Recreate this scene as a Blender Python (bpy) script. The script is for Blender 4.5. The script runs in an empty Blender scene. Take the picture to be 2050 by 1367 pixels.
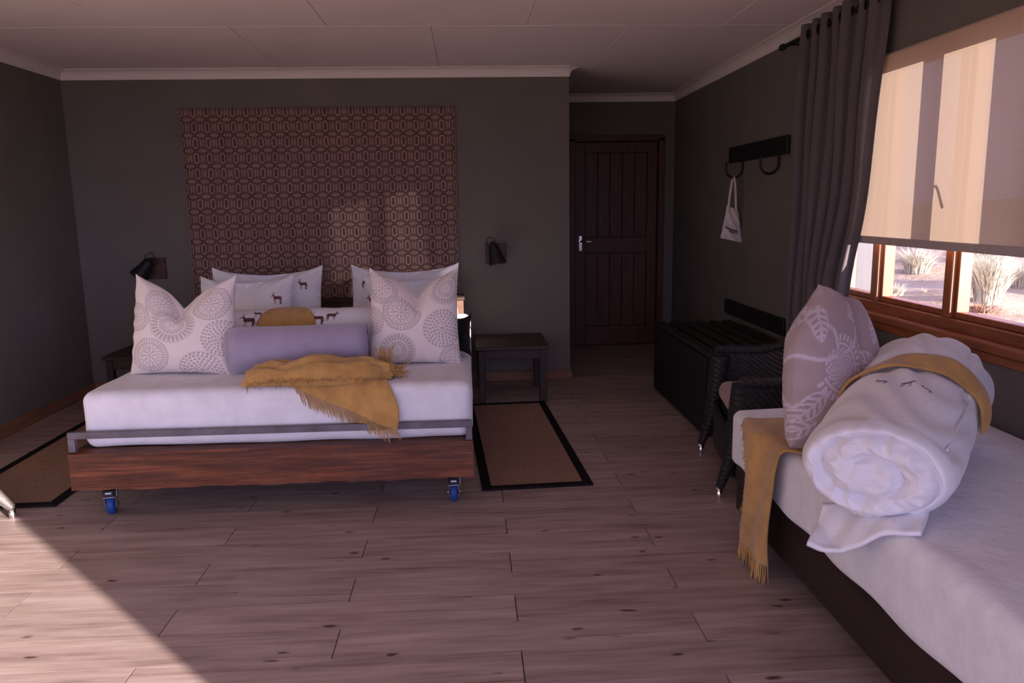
import bpy, bmesh, math, random
import numpy as np
from mathutils import Matrix, Vector

# ------------------------------------------------------------------ camera, sky, sun, exposure
SC = bpy.context.scene
COL = SC.collection
YAW, PITCH, ROLL, FPX, CAMH = 0.0533, 0.1724, 0.01633, 1553.45, 1.45

def make_camera():
    f = Vector((math.sin(YAW) * math.cos(PITCH), math.cos(YAW) * math.cos(PITCH), -math.sin(PITCH)))
    r = Vector((math.cos(YAW), -math.sin(YAW), 0))
    d = f.cross(r)
    c, s = math.cos(ROLL), math.sin(ROLL)
    r2 = c * r + s * d
    d2 = -s * r + c * d
    cd = bpy.data.cameras.new('camera')
    co = bpy.data.objects.new('camera', cd)
    COL.objects.link(co)
    M = Matrix.Identity(4)
    for i in range(3):
        M[i][0] = r2[i]; M[i][1] = -d2[i]; M[i][2] = -f[i]
    M[0][3], M[1][3], M[2][3] = 0, 0, CAMH
    co.matrix_world = M
    cd.sensor_fit = 'HORIZONTAL'
    cd.sensor_width = 36.0
    cd.lens = FPX / 2050 * 36
    cd.clip_start = 0.02
    cd.clip_end = 300
    SC.camera = co
make_camera()

SKY_COL, SKY_STR, SKY_HAZE = (0.62, 0.60, 1.0), 0.36, 5.6
SUN_COL, SUN_STR = (1.0, 0.87, 0.82), 33.0
SUN_DIR = Vector((-0.96, 1.0, -0.185))        # direction the light travels
EXPOSURE = 0.0

w = bpy.data.worlds.new('sky'); SC.world = w
w.use_nodes = True
wn = w.node_tree.nodes
# daylight model for the low sun, white balanced to the cool lilac the photograph shows
ws = wn.new('ShaderNodeTexSky'); ws.sky_type = 'NISHITA'; ws.sun_disc = False
ws.sun_elevation = math.atan2(-SUN_DIR.z, math.hypot(SUN_DIR.x, SUN_DIR.y))
ws.sun_rotation = math.atan2(-SUN_DIR.x, -SUN_DIR.y)
ws.dust_density = 1.5
wb = wn.new('ShaderNodeRGBToBW'); wm = wn.new('ShaderNodeMix'); wm.data_type = 'RGBA'; wm.blend_type = 'MULTIPLY'
wm.inputs[0].default_value = 1.0; wm.inputs[7].default_value = (*SKY_COL, 1)
w.node_tree.links.new(ws.outputs[0], wb.inputs[0]); wa = wn.new('ShaderNodeMath'); wa.operation = 'ADD'; wa.inputs[1].default_value = SKY_HAZE      # even haze over the whole sky
w.node_tree.links.new(wb.outputs[0], wa.inputs[0]); w.node_tree.links.new(wa.outputs[0], wm.inputs[6])
w.node_tree.links.new(wm.outputs[2], wn['Background'].inputs[0])
wn['Background'].inputs[1].default_value = SKY_STR

sl = bpy.data.lights.new('sun', 'SUN'); sl.energy = SUN_STR; sl.color = SUN_COL; sl.angle = 0.0095
so = bpy.data.objects.new('sun', sl); COL.objects.link(so)
so.rotation_euler = SUN_DIR.to_track_quat('-Z', 'Y').to_euler()
so.location = (8, -8, 6)

vs = SC.view_settings
vs.view_transform = 'Standard'; vs.look = 'None'; vs.gamma = 1.0; vs.use_curve_mapping = False
vs.exposure = EXPOSURE
SC.display_settings.display_device = 'sRGB'
SC.cycles.max_bounces = 10
SC.cycles.diffuse_bounces = 6
SC.cycles.transparent_max_bounces = 12
SC.cycles.sample_clamp_indirect = 6.0

# ------------------------------------------------------------------ room numbers (metres)
XL, XR, YF, YB, YA = -3.10, 2.10, -0.83, 6.40, 7.95      # left, right, front, back wall, alcove end
XP = 0.83                                                # where the alcove begins
ZC = 2.53                                                # ceiling
WIN_Y0, WIN_Y1, WIN_Z0, WIN_Z1 = 2.76, 4.62, 0.87, 2.165  # window opening
rnd = random.Random(7)
RS = np.random.RandomState(5)

# ------------------------------------------------------------------ helpers: meshes
class MB:
    def __init__(s):
        s.v = []; s.f = []; s.sm = []; s.col = None
    def add(s, V, F, smooth=False):
        n = len(s.v)
        s.v.extend([tuple(map(float, p)) for p in V])
        s.f.extend([tuple(i + n for i in q) for q in F])
        s.sm.extend([smooth] * len(F))
        return s
    def box(s, c, size, b=0.0, rot=None):
        hx, hy, hz = size[0] / 2, size[1] / 2, size[2] / 2
        b = min(b, hx * .9, hy * .9, hz * .9)
        V = []; F = []
        if b <= 0:
            for sx in (-1, 1):
                for sy in (-1, 1):
                    for sz in (-1, 1):
                        V.append((sx * hx, sy * hy, sz * hz))
            F = [(0, 1, 3, 2), (4, 6, 7, 5), (0, 4, 5, 1), (2, 3, 7, 6), (0, 2, 6, 4), (1, 5, 7, 3)]
        else:
            idx = {}
            for sx in (-1, 1):
                for sy in (-1, 1):
                    for sz in (-1, 1):
                        idx[sx, sy, sz] = len(V)
                        V += [(sx * hx, sy * (hy - b), sz * (hz - b)), (sx * (hx - b), sy * hy, sz * (hz - b)), (sx * (hx - b), sy * (hy - b), sz * hz)]
            I = lambda x, y, z, k: idx[x, y, z] + k
            for q in (-1, 1):
                F.append((I(q, -1, -1, 0), I(q, 1, -1, 0), I(q, 1, 1, 0), I(q, -1, 1, 0)))
                F.append((I(-1, q, -1, 1), I(1, q, -1, 1), I(1, q, 1, 1), I(-1, q, 1, 1)))
                F.append((I(-1, -1, q, 2), I(1, -1, q, 2), I(1, 1, q, 2), I(-1, 1, q, 2)))
                for r in (-1, 1):
                    F.append((I(q, r, -1, 0), I(q, r, 1, 0), I(q, r, 1, 1), I(q, r, -1, 1)))
                    F.append((I(q, -1, r, 0), I(q, 1, r, 0), I(q, 1, r, 2), I(q, -1, r, 2)))
                    F.append((I(-1, q, r, 1), I(1, q, r, 1), I(1, q, r, 2), I(-1, q, r, 2)))
                    for t in (-1, 1):
                        F.append((I(q, r, t, 0), I(q, r, t, 1), I(q, r, t, 2)))
        V = [Vector(p) for p in V]
        if rot is not None:
            V = [rot @ p for p in V]
        c = Vector(c)
        return s.add([p + c for p in V], F)
    def span(s, a, b, bev=0.0):                       # box from corner a to corner b
        return s.box([(a[i] + b[i]) / 2 for i in range(3)], [abs(b[i] - a[i]) for i in range(3)], bev)
    def tube(s, pts, r, n=8, closed=False, caps=True, smooth=True):
        P = [Vector(p) for p in pts]; m = len(P)
        rr = [r] * m if not hasattr(r, '__len__') else list(r)
        V = []; F = []; up = None
        for i in range(m):
            if closed:
                t = P[(i + 1) % m] - P[i - 1]
            else:
                t = P[min(i + 1, m - 1)] - P[max(i - 1, 0)]
            t = t.normalized() if t.length > 1e-9 else Vector((0, 0, 1))
            if up is None:
                up = Vector((0, 0, 1)) if abs(t.z) < .9 else Vector((1, 0, 0))
            x = up.cross(t)
            if x.length < 1e-6:
                x = Vector((1, 0, 0)).cross(t)
            x.normalize(); y = t.cross(x); up = y
            for k in range(n):
                a = 2 * math.pi * k / n
                V.append(P[i] + rr[i] * (math.cos(a) * x + math.sin(a) * y))
        for i in range(m if closed else m - 1):
            j = (i + 1) % m
            for k in range(n):
                l = (k + 1) % n
                F.append((i * n + k, i * n + l, j * n + l, j * n + k))
        s.add(V, F, smooth)
        if caps and not closed:
            s.add(V[:n], [tuple(range(n))[::-1]]); s.add(V[-n:], [tuple(range(n))])
        return s
    def grid(s, P, wu=False, wv=False, smooth=True, flip=False):
        nu, nv = P.shape[:2]
        V = P.reshape(-1, 3)
        F = []
        for i in range(nu if wu else nu - 1):
            a, b = i * nv, ((i + 1) % nu) * nv
            for j in range(nv if wv else nv - 1):
                k = (j + 1) % nv
                q = (a + j, a + k, b + k, b + j)
                F.append(q[::-1] if flip else q)
        n = len(s.v)
        s.v.extend(map(tuple, V.tolist()))
        s.f.extend([(q[0] + n, q[1] + n, q[2] + n, q[3] + n) for q in F])
        s.sm.extend([smooth] * len(F))
        return s
    def lathe(s, prof, c=(0, 0, 0), axis='z', n=20, smooth=True):   # prof: (radius, height) pairs
        P = np.zeros((len(prof), n, 3))
        a = np.arange(n) / n * 2 * np.pi
        for i, (r, h) in enumerate(prof):
            q = [r * np.cos(a), r * np.sin(a), np.full(n, h)]
            if axis == 'x': q = [q[2], q[0], q[1]]
            elif axis == 'y': q = [q[1], q[2], q[0]]
            P[i] = np.stack(q, -1)
        P += np.array(c)
        s.grid(P, wv=True, smooth=smooth)
        return s
    def sheet(s, P, t, smooth=True):                  # a grid given real thickness
        du = np.gradient(P, axis=0); dv = np.gradient(P, axis=1)
        n = np.cross(du, dv); n /= (np.linalg.norm(n, axis=-1, keepdims=True) + 1e-12)
        A = P + n * t / 2; B = P - n * t / 2
        nu, nv = P.shape[:2]
        n0 = len(s.v)
        s.grid(A, smooth=smooth); s.grid(B, smooth=smooth, flip=True)
        o = nu * nv
        ring = [(i, 0) for i in range(nu)] + [(nu - 1, j) for j in range(1, nv)] + [(i, nv - 1) for i in range(nu - 2, -1, -1)] + [(0, j) for j in range(nv - 2, 0, -1)]
        R = [n0 + i * nv + j for i, j in ring]
        for k in range(len(R)):
            a, b = R[k], R[(k + 1) % len(R)]
            s.f.append((a, b, b + o, a + o)); s.sm.append(smooth)
        return s
    def move(s, d):
        s.v = [(p[0] + d[0], p[1] + d[1], p[2] + d[2]) for p in s.v]; return s
    def build(s, name, mat, parent=None, local=False, fix=False):
        v = s.v
        if parent is not None and not local:
            r = parent
            while r.parent is not None: r = r.parent
            L = r.location
            v = [(p[0] - L[0], p[1] - L[1], p[2] - L[2]) for p in v]
        me = bpy.data.meshes.new(name)
        me.from_pydata(v, [], s.f)
        me.polygons.foreach_set('use_smooth', s.sm)
        if s.col is not None:
            ca = me.color_attributes.new('print', 'FLOAT_COLOR', 'POINT')
            c = np.ones((len(v), 4), dtype=np.float32); c[:, :3] = s.col
            ca.data.foreach_set('color', c.ravel())
        if fix:
            bm = bmesh.new(); bm.from_mesh(me)
            bmesh.ops.recalc_face_normals(bm, faces=bm.faces); bm.to_mesh(me); bm.free()
        me.update()
        if mat is not None: me.materials.append(mat)
        o = bpy.data.objects.new(name, me); COL.objects.link(o)
        if parent is not None: o.parent = parent
        return o

def tag(o, label, cat, group=None, kind=None):
    o['label'] = label; o['category'] = cat
    if group: o['group'] = group
    if kind: o['kind'] = kind
    return o
def thing(name, label, cat, loc=(0, 0, 0), rot=(0, 0, 0), group=None):
    o = bpy.data.objects.new(name, None); COL.objects.link(o)
    o.empty_display_size = .05
    o.location = loc; o.rotation_euler = rot
    return tag(o, label, cat, group)
def struct(o):
    o['kind'] = 'structure'; return o
def stuff(o):
    o['kind'] = 'stuff'; return o
def copy_tree(o, parent=None):
    c = o.copy(); COL.objects.link(c); c.parent = parent
    for ch in list(o.children): copy_tree(ch, c)
    return c

def roundbox(size, r, n=24, wr=None):
    """closed box with rounded edges, resting on z=0, optional wrinkle function(p)->offset along normal"""
    mb = MB(); h = np.array(size) / 2
    t = np.linspace(-1, 1, n)
    for ax in range(3):
        for sg in (-1, 1):
            A, B = np.meshgrid(t, t, indexing='ij')
            P = np.zeros((n, n, 3)); o = [i for i in range(3) if i != ax]
            P[..., ax] = sg * h[ax]; P[..., o[0]] = A * h[o[0]]; P[..., o[1]] = B * h[o[1]]
            # concentrate samples near the edges
            for k in o:
                x = P[..., k] / h[k]; P[..., k] = np.sign(x) * (1 - (1 - np.abs(x)) ** 1.35) * h[k]
            q = np.clip(P, -(h - r), h - r); d = P - q
            L = np.linalg.norm(d, axis=-1, keepdims=True); d = d / np.maximum(L, 1e-9)
            P = q + d * r
            if wr is not None: P = P + d * wr(P)[..., None]
            mb.grid(P, flip=(sg < 0) ^ (ax == 1))
    mb.v = [(p[0], p[1], p[2] + h[2]) for p in mb.v]
    return mb

def wav(P, k, seed, n=6):
    """smooth pseudo noise in about -1..1"""
    R = np.random.RandomState(seed); out = np.zeros(P.shape[:-1])
    for i in range(n):
        d = R.normal(size=3); d /= np.linalg.norm(d)
        out += np.sin(P @ (d * k * R.uniform(.5, 1.6)) + R.uniform(0, 6.28))
    return out / n * 1.6

def smooth01(x):
    x = np.clip(x, 0, 1); return x * x * (3 - 2 * x)

# ------------------------------------------------------------------ helpers: materials
def new_mat(name):
    m = bpy.data.materials.new(name); m.use_nodes = True
    nt = m.node_tree
    return m, nt, nt.nodes['Principled BSDF'], nt.nodes['Material Output']
def nd(nt, typ, **k):
    n = nt.nodes.new(typ)
    for a, b in k.items(): setattr(n, a, b)
    return n
def ramp(nt, fac, stops, interp='LINEAR'):
    r = nd(nt, 'ShaderNodeValToRGB'); r.color_ramp.interpolation = interp
    e = r.color_ramp.elements
    while len(e) > 1: e.remove(e[0])
    e[0].position = stops[0][0]; e[0].color = (*stops[0][1], 1)
    for p, c in stops[1:]:
        x = e.new(p); x.color = (*c, 1)
    nt.links.new(fac, r.inputs[0]); return r.outputs[0]
def coords(nt, scale=(1, 1, 1), rand=False):
    tc = nd(nt, 'ShaderNodeTexCoord'); mp = nd(nt, 'ShaderNodeMapping')
    mp.inputs['Scale'].default_value = scale
    nt.links.new(tc.outputs['Object'], mp.inputs[0])
    if rand:
        oi = nd(nt, 'ShaderNodeObjectInfo'); vm = nd(nt, 'ShaderNodeVectorMath', operation='MULTIPLY_ADD')
        nt.links.new(oi.outputs['Random'], vm.inputs[0])
        vm.inputs[1].default_value = (37, 91, 53)
        nt.links.new(mp.outputs[0], vm.inputs[2]); return vm.outputs[0]
    return mp.outputs[0]
def noise(nt, vec, scale, detail=4, rough=.55):
    n = nd(nt, 'ShaderNodeTexNoise'); n.inputs['Scale'].default_value = scale
    n.inputs['Detail'].default_value = detail; n.inputs['Roughness'].default_value = rough
    nt.links.new(vec, n.inputs['Vector']); return n.outputs['Fac']
def bump(nt, bs, h, strength, dist=.01):
    b = nd(nt, 'ShaderNodeBump'); b.inputs['Strength'].default_value = strength; b.inputs['Distance'].default_value = dist
    nt.links.new(h, b.inputs['Height']); nt.links.new(b.outputs[0], bs.inputs['Normal'])
def sc(c, k): return tuple(min(1, x * k) for x in c)

def plain(name, col, rough=.6, metal=0, var=.12, nscale=6, bmp=.15, bscale=80, spec=.3):
    m, nt, bs, out = new_mat(name)
    v = coords(nt)
    c = ramp(nt, noise(nt, v, nscale), [(.3, sc(col, 1 - var)), (.7, sc(col, 1 + var))])
    nt.links.new(c, bs.inputs['Base Color'])
    bs.inputs['Roughness'].default_value = rough; bs.inputs['Metallic'].default_value = metal
    bs.inputs['Specular IOR Level'].default_value = spec
    if bmp: bump(nt, bs, noise(nt, v, bscale, 3), bmp, .004)
    return m
def wood(name, dark, light, rough=.5, stretch=(1, 1, 1), scale=6, bmp=.2, spec=.35, rand=False, mid=None):
    m, nt, bs, out = new_mat(name)
    v = coords(nt, stretch, rand)
    a = noise(nt, v, scale, 8, .62)
    stops = [(.28, dark), (.72, light)] if mid is None else [(.25, dark), (.48, mid), (.75, light)]
    nt.links.new(ramp(nt, a, stops), bs.inputs['Base Color'])
    bs.inputs['Roughness'].default_value = rough; bs.inputs['Specular IOR Level'].default_value = spec
    bump(nt, bs, a, bmp, .004)
    return m
def cloth(name, col, rough=.9, wrinkle=.25, wscale=5, weave=500, var=.06, trans=0.0, sheen=.2, attr=False):
    m, nt, bs, out = new_mat(name)
    v = coords(nt)
    if attr:
        at = nd(nt, 'ShaderNodeAttribute', attribute_name='print'); src = at.outputs['Color']
        mx = nd(nt, 'ShaderNodeMix', data_type='RGBA', blend_type='MULTIPLY'); mx.inputs[0].default_value = 1
        nt.links.new(src, mx.inputs[6])
        nt.links.new(ramp(nt, noise(nt, v, 14), [(.3, (1 - var,) * 3), (.7, (1, 1, 1))]), mx.inputs[7])
        csrc = mx.outputs[2]
    else:
        csrc = ramp(nt, noise(nt, v, 14), [(.3, sc(col, 1 - var)), (.7, sc(col, 1 + var))])
    nt.links.new(csrc, bs.inputs['Base Color'])
    bs.inputs['Roughness'].default_value = rough; bs.inputs['Specular IOR Level'].default_value = .1
    bs.inputs['Sheen Weight'].default_value = sheen
    h1 = noise(nt, v, wscale, 6, .6); h2 = noise(nt, v, weave, 2)
    ma = nd(nt, 'ShaderNodeMath', operation='MULTIPLY_ADD'); nt.links.new(h2, ma.inputs[0]); ma.inputs[1].default_value = .03; nt.links.new(h1, ma.inputs[2])
    bump(nt, bs, ma.outputs[0], wrinkle, .03)
    if trans > 0:
        tr = nd(nt, 'ShaderNodeBsdfTranslucent'); nt.links.new(csrc, tr.inputs[0])
        mi = nd(nt, 'ShaderNodeMixShader'); mi.inputs[0].default_value = trans
        nt.links.new(bs.outputs[0], mi.inputs[1]); nt.links.new(tr.outputs[0], mi.inputs[2]); nt.links.new(mi.outputs[0], out.inputs[0])
    return m

M = {}
M['wall'] = plain('olive_wall_paint', (.155, .140, .122), .85, var=.06, nscale=3, bmp=.25, bscale=45, spec=.1)
M['ceiling'] = plain('white_ceiling_paint', (.88, .77, .75), .9, var=.03, nscale=2, bmp=.1, bscale=30, spec=.1)
M['cornice'] = plain('cornice_white', (.80, .72, .69), .8, var=.02, bmp=0)
M['subfloor'] = plain('subfloor', (.06, .045, .04), .9, bmp=0)
M['skirting'] = wood('skirting_wood', (.16, .065, .03), (.30, .14, .07), .5, (8, .6, 8), 4)
M['skirting_x'] = wood('skirting_wood_x', (.16, .065, .03), (.30, .14, .07), .5, (.6, 8, 8), 4)
M['door'] = wood('door_wood', (.055, .02, .011), (.12, .045, .024), .45, (9, 9, .7), 4)
M['winwood'] = wood('window_varnished_wood', (.15, .04, .014), (.34, .11, .04), .4, (6, .7, 3), 5)
M['winwood_v'] = wood('window_varnished_wood_upright', (.15, .04, .014), (.34, .11, .04), .4, (6, 6, .6), 5)
M['black'] = plain('black_paint', (.012, .011, .012), .45, var=.2, bmp=.1, spec=.4)
M['black_iron'] = plain('black_iron', (.016, .014, .015), .55, .3, var=.3, bmp=.4, bscale=60, spec=.4)
M['darkwood'] = wood('dark_stained_wood', (.016, .009, .007), (.05, .026, .02), .5, (.8, 9, 9), 4)
M['darkwood_y'] = wood('dark_stained_wood_long', (.014, .008, .007), (.034, .018, .015), .5, (9, .8, 9), 4)
M['blackbench'] = plain('blackened_bench', (.009, .008, .008), .6, var=.2)
M['slat'] = wood('dark_slat', (.012, .01, .008), (.035, .03, .024), .5, (9, .8, 9), 4)
M['deck'] = wood('added_deck_wood', (.12, .08, .06), (.24, .17, .13), .7, (.7, 9, 9), 4)
M['rail'] = wood('bed_rail_wood', (.035, .011, .006), (.26, .08, .027), .5, (.7, 6, 11), 4.5, .35, mid=(.095, .029, .013))
M['steel'] = plain('dull_steel', (.135, .12, .14), .5, .3, var=.25, nscale=12, bmp=.2, bscale=50)
M['zinc'] = plain('zinc_plate', (.62, .62, .66), .28, .95, var=.1, bmp=.05)
M['dark_zinc'] = plain('dark_caster_body', (.05, .05, .065), .35, .8, var=.2, bmp=.05)
M['blue'] = plain('blue_rubber', (.012, .055, .24), .5, var=.12, bmp=.1)
M['chrome'] = plain('chrome', (.8, .8, .8), .18, 1.0, var=.03, bmp=0)
M['sheet'] = cloth('white_sheet', (.73, .73, .77), wrinkle=.42, wscale=5)
M['duvet'] = cloth('white_duvet_cotton', (.75, .75, .79), wrinkle=.35, wscale=7)
M['print'] = cloth('printed_cotton', (.8, .8, .8), wrinkle=.18, wscale=9, attr=True)
M['bolster'] = cloth('grey_lilac_velvet', (.34, .295, .40), wrinkle=.2, wscale=8, sheen=.5)
M['mustard'] = cloth('mustard_wool', (.46, .265, .085), wrinkle=.3, wscale=18, var=.18, sheen=.3)
M['fringe'] = cloth('mustard_fringe_yarn', (.47, .27, .09), wrinkle=.1, wscale=30, var=.2)
M['blackcloth'] = cloth('black_cloth', (.010, .009, .011), wrinkle=.2, sheen=.1)
M['curtain'] = cloth('grey_curtain', (.125, .105, .108), wrinkle=.08, wscale=10, trans=.10)
M['tote'] = cloth('tote_canvas', (.62, .55, .52), wrinkle=.25, wscale=14)
M['ink'] = plain('bag_print_ink', (.05, .035, .06), .8, bmp=0)
M['seat_cush'] = cloth('dusty_pink_seat_cushion', (.36, .23, .205), wrinkle=.15)
M['headboard'] = wood('headboard_wood', (.07, .032, .02), (.13, .065, .04), .7, (.8, 6, 6), 4)
M['plate'] = wood('lamp_plate_wood', (.035, .015, .011), (.09, .04, .03), .5, (3, 3, 3), 8)
M['white_board'] = plain('white_boards', (.78, .78, .80), .7, var=.04, bmp=.1)
M['straw'] = cloth('dry_grass', (.52, .46, .35), wrinkle=0, var=.15, trans=.25)
M['twig'] = cloth('dry_red_twigs', (.34, .17, .11), wrinkle=0, var=.25)

def wicker(name, col):
    m, nt, bs, out = new_mat(name)
    v = coords(nt)
    wv = nd(nt, 'ShaderNodeTexWave', wave_type='BANDS', bands_direction='Z'); wv.inputs['Scale'].default_value = 42
    wv.inputs['Distortion'].default_value = 2.5; wv.inputs['Detail'].default_value = 1; wv.inputs['Detail Scale'].default_value = 6
    nt.links.new(v, wv.inputs['Vector'])
    wx = nd(nt, 'ShaderNodeTexWave', wave_type='BANDS', bands_direction='DIAGONAL'); wx.inputs['Scale'].default_value = 20
    nt.links.new(v, wx.inputs['Vector'])
    mu = nd(nt, 'ShaderNodeMath', operation='MULTIPLY'); nt.links.new(wv.outputs['Fac'], mu.inputs[0]); nt.links.new(wx.outputs['Fac'], mu.inputs[1])
    nt.links.new(ramp(nt, mu.outputs[0], [(.0, sc(col, .5)), (.6, sc(col, 1.4))]), bs.inputs['Base Color'])
    bs.inputs['Roughness'].default_value = .42; bs.inputs['Specular IOR Level'].default_value = .45
    bump(nt, bs, mu.outputs[0], .7, .006)
    return m
M['wicker'] = wicker('black_wicker', (.016, .014, .017))
M['wicker_sunlit'] = wicker('sunlit_black_wicker', (.085, .068, .064))  # black wicker again, its sunlit paleness put into the colour

def floor_mat():
    m, nt, bs, out = new_mat('laminate_plank')
    v = coords(nt, (1, 9, 9), True)
    a = noise(nt, v, 2.2, 9, .64)
    base = ramp(nt, a, [(.25, (.20, .135, .115)), (.45, (.36, .265, .235)), (.7, (.49, .385, .345))])
    # long fine dark grain
    v2 = coords(nt, (.7, 26, 26), True)
    g = ramp(nt, noise(nt, v2, 2.0, 6, .6), [(.30, (.62, .55, .52)), (.45, (1, 1, 1))])
    m1 = nd(nt, 'ShaderNodeMix', data_type='RGBA', blend_type='MULTIPLY'); m1.inputs[0].default_value = .9
    nt.links.new(base, m1.inputs[6]); nt.links.new(g, m1.inputs[7])
    # knots
    v3 = coords(nt, (2.6, 6.5, 6.5), True)
    vo = nd(nt, 'ShaderNodeTexVoronoi', voronoi_dimensions='2D'); vo.inputs['Scale'].default_value = 1.0
    nw = nd(nt, 'ShaderNodeTexNoise'); nw.inputs['Scale'].default_value = 3.5; nt.links.new(v3, nw.inputs['Vector'])
    va = nd(nt, 'ShaderNodeVectorMath', operation='MULTIPLY_ADD'); nt.links.new(nw.outputs['Color'], va.inputs[0]); va.inputs[1].default_value = (.22, .22, 0); nt.links.new(v3, va.inputs[2])
    nt.links.new(va.outputs[0], vo.inputs['Vector'])
    k = ramp(nt, vo.outputs['Distance'], [(.03, (.20, .13, .12)), (.075, (1, 1, 1))])
    gate = ramp(nt, noise(nt, v3, 1.3, 1), [(.50, (0, 0, 0)), (.56, (.95, .95, .95))])
    m2 = nd(nt, 'ShaderNodeMix', data_type='RGBA', blend_type='MULTIPLY'); nt.links.new(gate, m2.inputs[0])
    nt.links.new(m1.outputs[2], m2.inputs[6]); nt.links.new(k, m2.inputs[7])
    oi = nd(nt, 'ShaderNodeObjectInfo')
    t = ramp(nt, oi.outputs['Random'], [(0, (.84, .84, .84)), (1, (1.0, 1.0, 1.0))])
    m3 = nd(nt, 'ShaderNodeMix', data_type='RGBA', blend_type='MULTIPLY'); m3.inputs[0].default_value = 1
    nt.links.new(m2.outputs[2], m3.inputs[6]); nt.links.new(t, m3.inputs[7])
    nt.links.new(m3.outputs[2], bs.inputs['Base Color'])
    bs.inputs['Roughness'].default_value = .42; bs.inputs['Specular IOR Level'].default_value = .3
    bump(nt, bs, a, .12, .003)
    return m
M['plank'] = floor_mat()

def rug_mat():
    m, nt, bs, out = new_mat('woven_sisal')
    v = coords(nt, (1, 1, 1))
    wv = nd(nt, 'ShaderNodeTexWave', wave_type='BANDS', bands_direction='X'); wv.inputs['Scale'].default_value = 40
    wv.inputs['Distortion'].default_value = 3; nt.links.new(v, wv.inputs['Vector'])
    n = noise(nt, v, 60, 4)
    ma = nd(nt, 'ShaderNodeMath', operation='MULTIPLY_ADD'); nt.links.new(wv.outputs['Fac'], ma.inputs[0]); ma.inputs[1].default_value = .35
    nt.links.new(n, ma.inputs[2])
    nt.links.new(ramp(nt, ma.outputs[0], [(.3, (.17, .09, .06)), (.95, (.36, .21, .14))]), bs.inputs['Base Color'])
    bs.inputs['Roughness'].default_value = .95
    bump(nt, bs, ma.outputs[0], .5, .004)
    return m
M['sisal'] = rug_mat()
M['rugborder'] = plain('black_rug_binding', (.014, .011, .012), .95, var=.3, bmp=.3, bscale=200, spec=.05)

def hanging_mat():
    m, nt, bs, out = new_mat('woven_hexagon_hanging')
    tc = nd(nt, 'ShaderNodeTexCoord'); sp = nd(nt, 'ShaderNodeSeparateXYZ'); nt.links.new(tc.outputs['Object'], sp.inputs[0])
    def mth(op, a, b=None):
        n = nd(nt, 'ShaderNodeMath', operation=op)
        for i, x in enumerate((a, b)):
            if x is None: continue
            if isinstance(x, (int, float)): n.inputs[i].default_value = x
            else: nt.links.new(x, n.inputs[i])
        return n.outputs[0]
    fx = mth('ABSOLUTE', mth('SUBTRACT', mth('FRACT', mth('MULTIPLY', sp.outputs[0], 1 / .1015)), .5))
    fz = mth('ABSOLUTE', mth('SUBTRACT', mth('FRACT', mth('MULTIPLY', sp.outputs[2], 1 / .118)), .5))
    h = mth('MAXIMUM', mth('MULTIPLY', fx, 2.0), mth('MULTIPLY', mth('ADD', mth('MULTIPLY', fx, .62), fz), 1.66))
    zz = mth('MAXIMUM', mth('SUBTRACT', fz, .16), 0.0)
    q = mth('SQRT', mth('ADD', mth('MULTIPLY', fx, fx), mth('MULTIPLY', zz, zz)))
    L, D, Mi = (.36, .235, .205), (.12, .068, .06), (.20, .12, .10)
    oval = ramp(nt, q, [(0, D), (.075, Mi), (.115, L), (.21, D), (.275, Mi), (.36, L), (.45, Mi)], 'CONSTANT')
    net = mth('LESS_THAN', mth('ABSOLUTE', mth('SUBTRACT', h, .90)), .07)
    up = mth('GREATER_THAN', fz, .20)
    nm = nd(nt, 'ShaderNodeMix', data_type='RGBA'); nt.links.new(mth('MULTIPLY', net, up), nm.inputs[0]); nt.links.new(oval, nm.inputs[6]); nm.inputs[7].default_value = (*D, 1)
    c = nm.outputs[2]
    # light diamonds where rows meet
    dm = mth('ADD', mth('MULTIPLY', mth('SUBTRACT', .5, fx), 1.0), mth('MULTIPLY', mth('SUBTRACT', .5, fz), 1.3))
    k = mth('LESS_THAN', dm, .14)
    mx = nd(nt, 'ShaderNodeMix', data_type='RGBA'); nt.links.new(k, mx.inputs[0]); nt.links.new(c, mx.inputs[6]); mx.inputs[7].default_value = (*L, 1)
    v = coords(nt)
    n1 = noise(nt, v, 9, 5)
    mm = nd(nt, 'ShaderNodeMix', data_type='RGBA', blend_type='MULTIPLY'); mm.inputs[0].default_value = 1
    nt.links.new(mx.outputs[2], mm.inputs[6]); nt.links.new(ramp(nt, n1, [(.3, (.75, .75, .75)), (.7, (1, 1, 1))]), mm.inputs[7])
    nt.links.new(mm.outputs[2], bs.inputs['Base Color'])
    bs.inputs['Roughness'].default_value = .95; bs.inputs['Specular IOR Level'].default_value = .05
    bump(nt, bs, noise(nt, v, 260, 2), .3, .003)
    return m
M['hanging'] = hanging_mat()
M['hangedge'] = cloth('hanging_edge_binding', (.24, .16, .13), wrinkle=.05)

def blind_mat():
    m, nt, bs, out = new_mat('roller_blind_screen')
    v = coords(nt)
    c = ramp(nt, noise(nt, v, 220, 2), [(.3, (.52, .39, .285)), (.7, (.60, .45, .33))])
    df = nd(nt, 'ShaderNodeBsdfDiffuse'); tl = nd(nt, 'ShaderNodeBsdfTranslucent'); tp = nd(nt, 'ShaderNodeBsdfTransparent')
    nt.links.new(c, df.inputs[0]); nt.links.new(c, tl.inputs[0])
    a = nd(nt, 'ShaderNodeMixShader'); a.inputs[0].default_value = .145
    b = nd(nt, 'ShaderNodeMixShader'); b.inputs[0].default_value = .026
    nt.links.new(df.outputs[0], a.inputs[1]); nt.links.new(tl.outputs[0], a.inputs[2])
    nt.links.new(a.outputs[0], b.inputs[1]); nt.links.new(tp.outputs[0], b.inputs[2]); nt.links.new(b.outputs[0], out.inputs[0])
    return m
M['blind'] = blind_mat()
M['blindbar'] = cloth('blind_hem_fabric', (.40, .33, .30), wrinkle=.03)

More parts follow.
